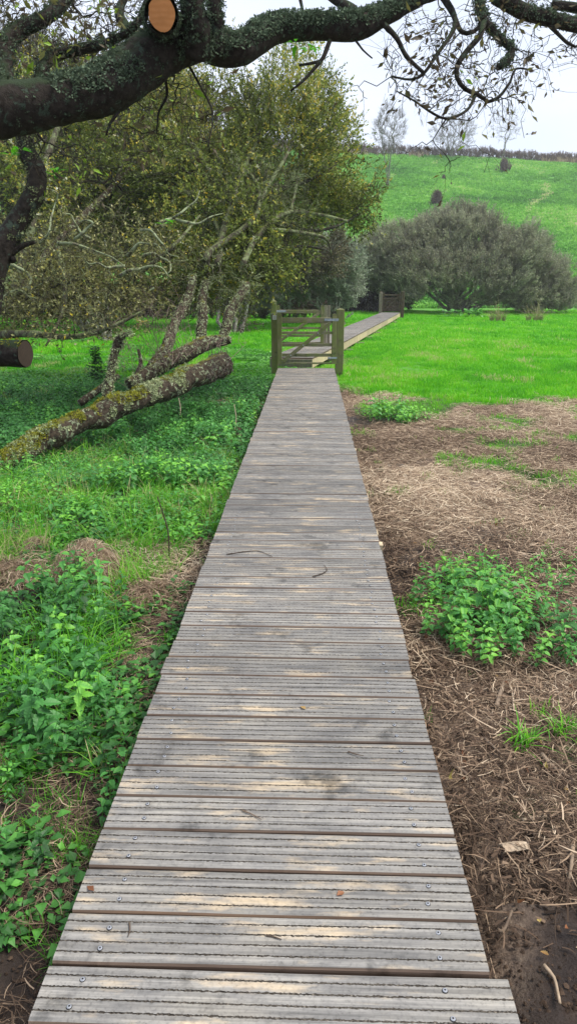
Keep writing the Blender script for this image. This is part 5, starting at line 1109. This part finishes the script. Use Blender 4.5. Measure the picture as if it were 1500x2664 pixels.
clump('large bright green nettle clump on the mud right of the boardwalk', c1_[0] + .02, c1_[1] + .25, .38, .58, 125, 91, N0, 1.0, tint=.76)
q = G(1400, 1660, .05); clump('low nettle sprigs between the large clump and the right edge', q[0] + .12, q[1], .25, .25, 18, 92, N0, .8, tint=.55, name='low_weeds')
q = G(1480, 1700, .05); clump('single nettle plant at the right edge beside the straw', q[0], q[1], .06, .06, 7, 93, N0, .8)
q = G(1020, 1090, .0); clump('small nettle clump with dead stems in mid distance right of the boardwalk', q[0], q[1], .48, .4, 85, 94, N1_, 1.1, tint=.82)
q = G(905, 1022, .0); clump('weedy tuft at the foot of the tall hinge post', q[0], q[1], .28, .3, 30, 95, N1_, .6, tint=.85)
q = G(1470, 1520, .0); clump('leafy weed patch on the straw at the right edge', q[0], q[1], .3, .4, 26, 96, N0, .6, tint=.75, name='low_weeds')
for (px, py, lb) in ((1345, 1915, 'broad bladed green grass tuft growing out of the wood chip litter'), (905, 1010, 'grass tuft at the right post foot beside the boardwalk'), (1450, 1880, 'small grass tuft near the right edge in the litter')):
    q = G(px, py, .04); o = scatter('grass_tuft', [tuft(26, .13, .05, .007, 3, 1.3)], gp(np.array([q[0], q[0] + .05]), np.array([q[1], q[1] + .03])), M['longgrass'], None, [1, .8], [.75, .65], None, seed=int(px)); tag(o, lb, 'grass tuft')
# dead stems
def stem_thing(label, b, t_, rad, tint, name='standing_stick', bend=.03):
    b = np.array(b); t_ = np.array(t_); m_ = (b + t_) / 2 + np.array([bend, 0, 0]); p, r_ = resample(np.array([b, m_, t_]), [rad, rad * .8, rad * .6], .02); v, f, n = tube(p, r_, 7, .25, 30, 2); k = len(p)
    o = mesh(name, v - b, [f, [list(range(7))[::-1]], [[(k - 1) * 7 + j for j in range(7)]]], M['stickwood'], None, tint=np.full(len(v), tint), smooth=True); o.location = b; tag(o, label, 'dead stem')
b = G(441, 1470, 0); zc = b[1] * CT + .59; stem_thing('dark thorny dead stem standing upright in the grass left of the boardwalk', b, V(410, 1292, zc - .05), .006, .12)
b = G(463, 1100, 0); zc = b[1] * CT + .59; stem_thing('short pale broken stem under the end of the leaning trunk', b, V(465, 1035, zc), .009, .9)
b = G(607, 1130, 0); zc = b[1] * CT + .59; stem_thing('thin pale stem standing beside the boardwalk left of the gate', b, V(609, 1052, zc), .007, .8)
b = G(1195, 1690, .0); zc = b[1] * CT + .59; stem_thing('pale dead stalk leaning at the front of the large nettle clump', b, V(1205, 1600, zc), .008, .75)
b = G(1180, 1700, .0); stem_thing('brown flat dead stalk lying against the large nettle clump', b + [0, 0, .02], G(1232, 1660, .09), .008, .65)
for k, (px, py, tx, ty) in enumerate(((960, 1085, 955, 1010), (975, 1090, 985, 1015), (1035, 1080, 1045, 1022))):
    b = G(px, py, 0); zc = b[1] * CT + .59; stem_thing(('thin dark dead stem', 'slightly curved dead stem', 'short dead stem')[k] + (' at the left', ' in the middle', ' at the right')[k] + ' of the small nettle clump', b, V(tx, ty, zc), .004, .2)

# ------------------------------------------------------------------ left side vegetation
def left_pts(n, y0, y1, seed, gap=.03, m=.5):
    x_, y_ = dens_sample(n, y0, y1, seed, m=m); s_, d_, a_, b_ = deck_dist(x_, y_); ok = (d_ < -W1 / 2 - gap) & (s_ < L1 + 1.5); return x_[ok], y_[ok], d_[ok]
r = np.random.default_rng(12)
# nettle bed, foreground
x_, y_, d_ = left_pts(2500, 1.55, 4.3, 101); e_ = -d_ - W1 / 2; f_ = fbm(np.stack([x_, y_], -1), 1.4, 3, 8)
ok = (e_ > .10 + .35 * sst(2.6, 4.2, y_) + .18 * f_ + .30 * sst(2.4, 1.7, y_)) & (f_ + .5 * sst(4.3, 3.6, y_) - .25 * sst(2.6, 1.9, y_) > -.12) & (r.random(len(x_)) < .68) & (fbm(np.stack([x_, y_], -1), 3.2, 2, 72) > -.22); x_, y_, f_ = x_[ok], y_[ok], f_[ok]
scatter('nettle_bed', N0, gp(x_, y_, -.02), M['nettle'], np.stack([r.normal(0, .2, len(x_)), r.normal(-.1, .2, len(x_)), np.ones(len(x_))], -1), np.minimum(r.uniform(.45, 1.1, len(x_)) * (.85 + .75 * fbm(np.stack([x_, y_], -1), 2.6, 2, 71)), 1.12), np.clip(.52 + .4 * f_ + r.normal(0, .2, len(x_)), 0, 1), seed=101)
# dense dark cover around the trunk and up to the meadow
x_, y_, d_ = left_pts(10500, 6.3, 13.6, 102); f_ = fbm(np.stack([x_, y_], -1), .8, 4, 9); me_, *_q = zones(x_, y_)
tA, tB = z5(-130, 1030, 7.3)[:2], z5(1215, 405, 9.45)[:2]; tD = (tB - tA) / np.linalg.norm(tB - tA)
def trunk_gap(x, y):                    # signed distance from the leaning trunk, negative on the near side
    q = np.stack([x - tA[0], y - tA[1]], -1); return -(q[..., 0] * tD[1] - q[..., 1] * tD[0]), q @ tD
ok = (me_ < .55) & (f_ > -.42) & (-d_ - W1 / 2 > .12 + .1 * f_ ); x_, y_, f_ = x_[ok], y_[ok], f_[ok]
ts, tl = trunk_gap(x_, y_); tsc = np.where((ts > -1.3) & (ts < .25), .62 + .25 * fbm(np.stack([x_, y_], -1), 2.2, 2, 79) + .5 * np.clip(tl / 3.2, 0, 1) ** 1.5, 1.0)
scatter('nettle_bed', N1_, gp(x_, y_, -.06 + .12 * f_), M['nettle'], np.stack([r.normal(0, .25, len(x_)), r.normal(-.1, .25, len(x_)), np.ones(len(x_))], -1), r.uniform(.6, 1.15, len(x_)) * tsc, np.clip(.50 + .45 * f_ + r.normal(0, .16, len(x_)), 0, 1), seed=102)
# low leafy cover everywhere on the left
RC = [rosette(12, .035, .05, 1) for _ in range(5)] + [rosette(9, .05, .07, 1) for _ in range(3)]
x_, y_, d_ = left_pts(15000, 1.3, 13.5, 103, 0.0); f_ = fbm(np.stack([x_, y_], -1), 1.3, 4, 10); ok = (f_ + .5 * fbm(np.stack([x_, y_], -1), 4.0, 2, 73) + .16 * sst(1.2, 2.4, y_) > .06 + .25 * sst(1.0, .0, abs(y_ - 4.6))) ; x_, y_, f_, d_ = x_[ok], y_[ok], f_[ok], d_[ok]
scatter('ground_cover', RC, gp(x_, y_, .0), M['cover'], None, r.uniform(.6, 1.3, len(x_)), np.clip(.48 + .45 * f_ + r.normal(0, .17, len(x_)), 0, 1), seed=103)
# grass on the left: bright band, plus blades between the nettles
LG = [tuft(20, .17, .09, .0055, 4, 1.5, hv=.55, tintv=.26) for _ in range(8)]; LG2 = [tuft(16, .12, .07, .005, 3, 1.2) for _ in range(5)]
x_, y_, d_ = left_pts(4600, 4.5, 8.2, 104); f_ = fbm(np.stack([x_, y_], -1), 1.5, 4, 11); ok = (f_ > -.22 + .6 * sst(6.6, 8.2, y_) + .6 * sst(5.2, 4.5, y_)) & (r.random(len(x_)) < .75) ; x_, y_, f_, d_ = x_[ok], y_[ok], f_[ok], d_[ok]
scatter('verge_grass', LG, gp(x_, y_, 0), M['longgrass'], nrm(np.stack([r.normal(0, .3, len(x_)), r.normal(0, .3, len(x_)), np.ones(len(x_))], -1)), r.uniform(.35, 1.1, len(x_)) * (.6 + .4 * sst(.0, .6, -d_ - W1 / 2)), np.clip(.76 + .4 * f_ + r.normal(0, .14, len(x_)) - .2 * sst(.5, 0, -d_ - W1 / 2), 0, 1), seed=104)  # blades tinted darker towards the boardwalk edge: plant shade put into the colour
x_, y_, d_ = left_pts(2600, 4.2, 8.0, 124); f_ = fbm(np.stack([x_, y_], -1), 2.0, 3, 47); ok = (f_ > -.1) & (r.random(len(x_)) < .6 + .4 * sst(1.2, .2, -d_ - W1 / 2)); x_, y_, f_ = x_[ok], y_[ok], f_[ok]
scatter('verge_grass', LG, gp(x_, y_, 0), M['longgrass'], nrm(np.stack([r.normal(0, .25, len(x_)), r.normal(0, .25, len(x_)), np.ones(len(x_))], -1)), r.uniform(.5, 1.25, len(x_)), np.clip(.80 + .3 * f_ + r.normal(0, .12, len(x_)), 0, 1), seed=124)
x_, y_, d_ = left_pts(1500, 4.9, 7.4, 114); f_ = fbm(np.stack([x_, y_], -1), 1.3, 3, 41); ok = f_ > .0; x_, y_, f_ = x_[ok], y_[ok], f_[ok]
scatter('nettle_bed', [nettle(.16, 5, .05, 1) for _ in range(6)], gp(x_, y_, 0), M['nettle'], None, r.uniform(.6, 1.3, len(x_)), np.clip(.72 + .2 * f_ + r.normal(0, .12, len(x_)), 0, 1), seed=114)
x_, y_, d_ = left_pts(5200, 1.5, 12.5, 105, 0.0); f_ = fbm(np.stack([x_, y_], -1), 1.7, 3, 12); ok = f_ > -.08; x_, y_, f_, d_ = x_[ok], y_[ok], f_[ok], d_[ok]
scatter('verge_grass', LG2 + LG[:1], gp(x_, y_, 0), M['longgrass'], None, r.uniform(.5, 1.25, len(x_)) * (.55 + .45 * sst(1.8, 3.6, y_)), np.clip(.50 + .35 * f_ + .12 * sst(2, 4, y_) + r.normal(0, .2, len(x_)), 0, 1), seed=105)
q = G(560, 0, 0)
x_ = r.normal(-1.2, .14, 26); y_ = r.normal(3.25, .3, 26); scatter('verge_grass', LG, gp(x_, y_, 0), M['longgrass'], None, 1.2, .66, seed=106)
# dry stalk litter on the left, thickest round the straw mounds and beside the deck
x_, y_, d_ = left_pts(5200, 1.2, 12, 107, 0.0, .3); e_ = -d_ - W1 / 2; f_ = fbm(np.stack([x_, y_], -1), 1.5, 3, 13)
ok = (f_ + .40 * sst(1.0, 0, abs(y_ - 4.6)) + .35 * sst(.5, 0, e_) + .4 * sst(2.4, 1.2, y_) > .28); x_, y_, f_ = x_[ok], y_[ok], f_[ok]
SMN = [litter(34, .16, .12, .0024, .03, -.4, .35, .3) for _ in range(6)]
nr = y_ < 4.0; scatter('straw_litter', SMN, gp(x_[nr], y_[nr], .008), M['straw'], None, r.uniform(.6, 1.1, nr.sum()), np.clip(.30 + .3 * f_[nr], .05, .6), seed=117)
x_, y_, f_ = x_[~nr], y_[~nr], f_[~nr]
scatter('straw_litter', SM, gp(x_, y_, .012), M['straw'], None, r.uniform(.6, 1.2, len(x_)), np.clip(.36 + .3 * f_ + .28 * sst(.9, 0, abs(y_ - 4.6)), .05, .85), seed=107)
# straw mounds
def mound(label, px, py, w, h, n, seed, tint=.62):
    q = G(px, py, 0); r = np.random.default_rng(seed); L = []; 
    lines = []; Va, Fa, Ta = [], [], []; off = 0
    for k in range(n):
        a = r.uniform(0, 6.283); q0 = r.uniform(0, .75) ; top = np.array([w * q0 * math.cos(a), w * q0 * math.sin(a), h * (1 - .75 * q0 ** 2) * r.uniform(.45, 1.08)]); a2 = a + r.normal(0, 1.3); q1 = r.uniform(.6, 1.15)
        end = np.array([w * q1 * math.cos(a2), w * q1 * math.sin(a2), r.uniform(0, h * .25)]); mid = (top + end) / 2 + np.array([0, 0, h * r.uniform(.0, .3)]) + r.normal(0, w * .22, 3)
        t_ = np.linspace(0, 1, 6)[:, None]; pts = top * (1 - t_) ** 2 + 2 * mid * t_ * (1 - t_) + end * t_ ** 2 + r.normal(0, .004, (6, 3)); wd_ = np.full(6, r.uniform(.0018, .0042)); v, f = strip(pts, wd_, nrm(r.normal(size=3)))
        Va.append(v); Fa.append(np.array(f) + off); Ta.append(np.full(len(v), np.clip(r.normal(tint, .2), 0, 1))); off += len(v)
    core = Tpl(); o = mesh('straw_mound', np.concatenate(Va), [np.concatenate(Fa)], M['straw'], None, tint=np.concatenate(Ta)); o.location = (q[0], q[1], float(gz(q[0], q[1]))); tag(o, label, 'straw mound'); return o
mound('tall heap of dry tangled straw in the grass left of the boardwalk', 228, 1500, .23, .25, 2300, 201, .66)
mound('flat spread of dead straw left of the tall heap at the left edge', 40, 1500, .28, .09, 900, 202, .55)
mound('brown straw heap close to the boardwalk edge', 390, 1560, .22, .10, 900, 203, .42)
mound('small brown straw patch in the nettles short of the gate', 560, 1150, .28, .12, 500, 204, .38)
mound('low straw bundle behind the tall heap', 100, 1440, .13, .10, 400, 205, .6)
# little conifer-like dark bush and twiggy growth behind the trunk
q = G(255, 1010, 0); r = np.random.default_rng(3); n = 160; hgt = r.random(n); P = np.stack([q[0] + r.normal(0, .10, n) * (1.1 - hgt), q[1] + r.normal(0, .10, n), .1 + hgt * .62], -1)
o = scatter('dark_sapling', [rosette(8, .05, .04, 2)], P, M['cover'], None, 1.0, .12, None, seed=3); tag(o, 'little dark conical evergreen sapling behind the leaning trunk', 'sapling')
# debris on the boards
def on_board(label, pts, rad, tint, name='twig', cat='twig'):
    P = np.array([G(a, b, DZ + rad + .002) for a, b in pts]); p, r_ = resample(P, np.linspace(rad, rad * .4, len(P)), .01); v, f, n = tube(p, r_, 6, .2, 40, 4); k = len(p); c_ = P[0].copy()
    o = mesh(name, v - c_, [f, [list(range(6))[::-1]], [[(k - 1) * 6 + j for j in range(6)]]], M['stickwood'], None, tint=np.full(len(v), tint)); o.location = c_; tag(o, label, cat)
on_board('long thin curved twig lying on the boards, left of centre', [(590, 1442), (630, 1436), (668, 1433), (690, 1440), (708, 1448)], .0035, .15)
on_board('hooked dark twig on the boards right of the long curved one', [(812, 1500), (838, 1492), (850, 1482), (842, 1470)], .004, .1)
on_board('short green stem fragment on a near board', [(692, 2433), (708, 2436), (732, 2444)], .0028, .12)
on_board('small dark upright twig on a near board at left', [(337, 2400), (338, 2420), (333, 2437)], .0026, .2)
on_board('thin pale stem crossing a board in the lower middle', [(630, 2108), (655, 2118), (680, 2132)], .0026, .4)
on_board('tiny twig at the top edge of a board near the middle distance', [(905, 1955), (925, 1962), (945, 1966)], .003, .2)
T = Tpl(); leaf(T, np.zeros(3), np.array([1, 0, .1]), np.array([0, 0, 1.0]), .035, .010, 0, 1, .1, .4); T.done()
for px, py, lb, tn in ((875, 2330, 'small brown dead leaf stuck on a near board', .3), (795, 1845, 'tiny orange brown leaf on the boards in mid distance', .6), (245, 2318, 'reddish brown leaf scrap near the left board end', .1)):
    q = G(px, py, DZ + .004); o = scatter('dead_leaf', [T], [[0, 0, 0]], M['fallenleaf'], None, .9, tn, None, seed=int(px)); o.location = q; tag(o, lb, 'dead leaf')

# ------------------------------------------------------------------ thin damp air
def boxmesh(name, lo, hi, mat):
    v = [(x, y, z) for x in (lo[0], hi[0]) for y in (lo[1], hi[1]) for z in (lo[2], hi[2])]
    return mesh(name, v, [[(0, 1, 3, 2), (4, 6, 7, 5), (0, 4, 5, 1), (2, 3, 7, 6), (1, 5, 7, 3), (0, 2, 6, 4)]], mat)
hm = bpy.data.materials.new('thin_haze'); hm.use_nodes = True; ht = hm.node_tree; ht.nodes.clear()
ho = ht.nodes.new('ShaderNodeOutputMaterial'); hp = ht.nodes.new('ShaderNodeVolumePrincipled'); hp.inputs['Color'].default_value = (.93, .96, 1, 1); hp.inputs['Density'].default_value = .0007; hp.inputs['Anisotropy'].default_value = .2
ht.links.new(hp.outputs[0], ho.inputs['Volume'])
hz = boxmesh('haze', (-950, -350, -62), (950, 1550, 34), hm); hz['kind'] = 'stuff'
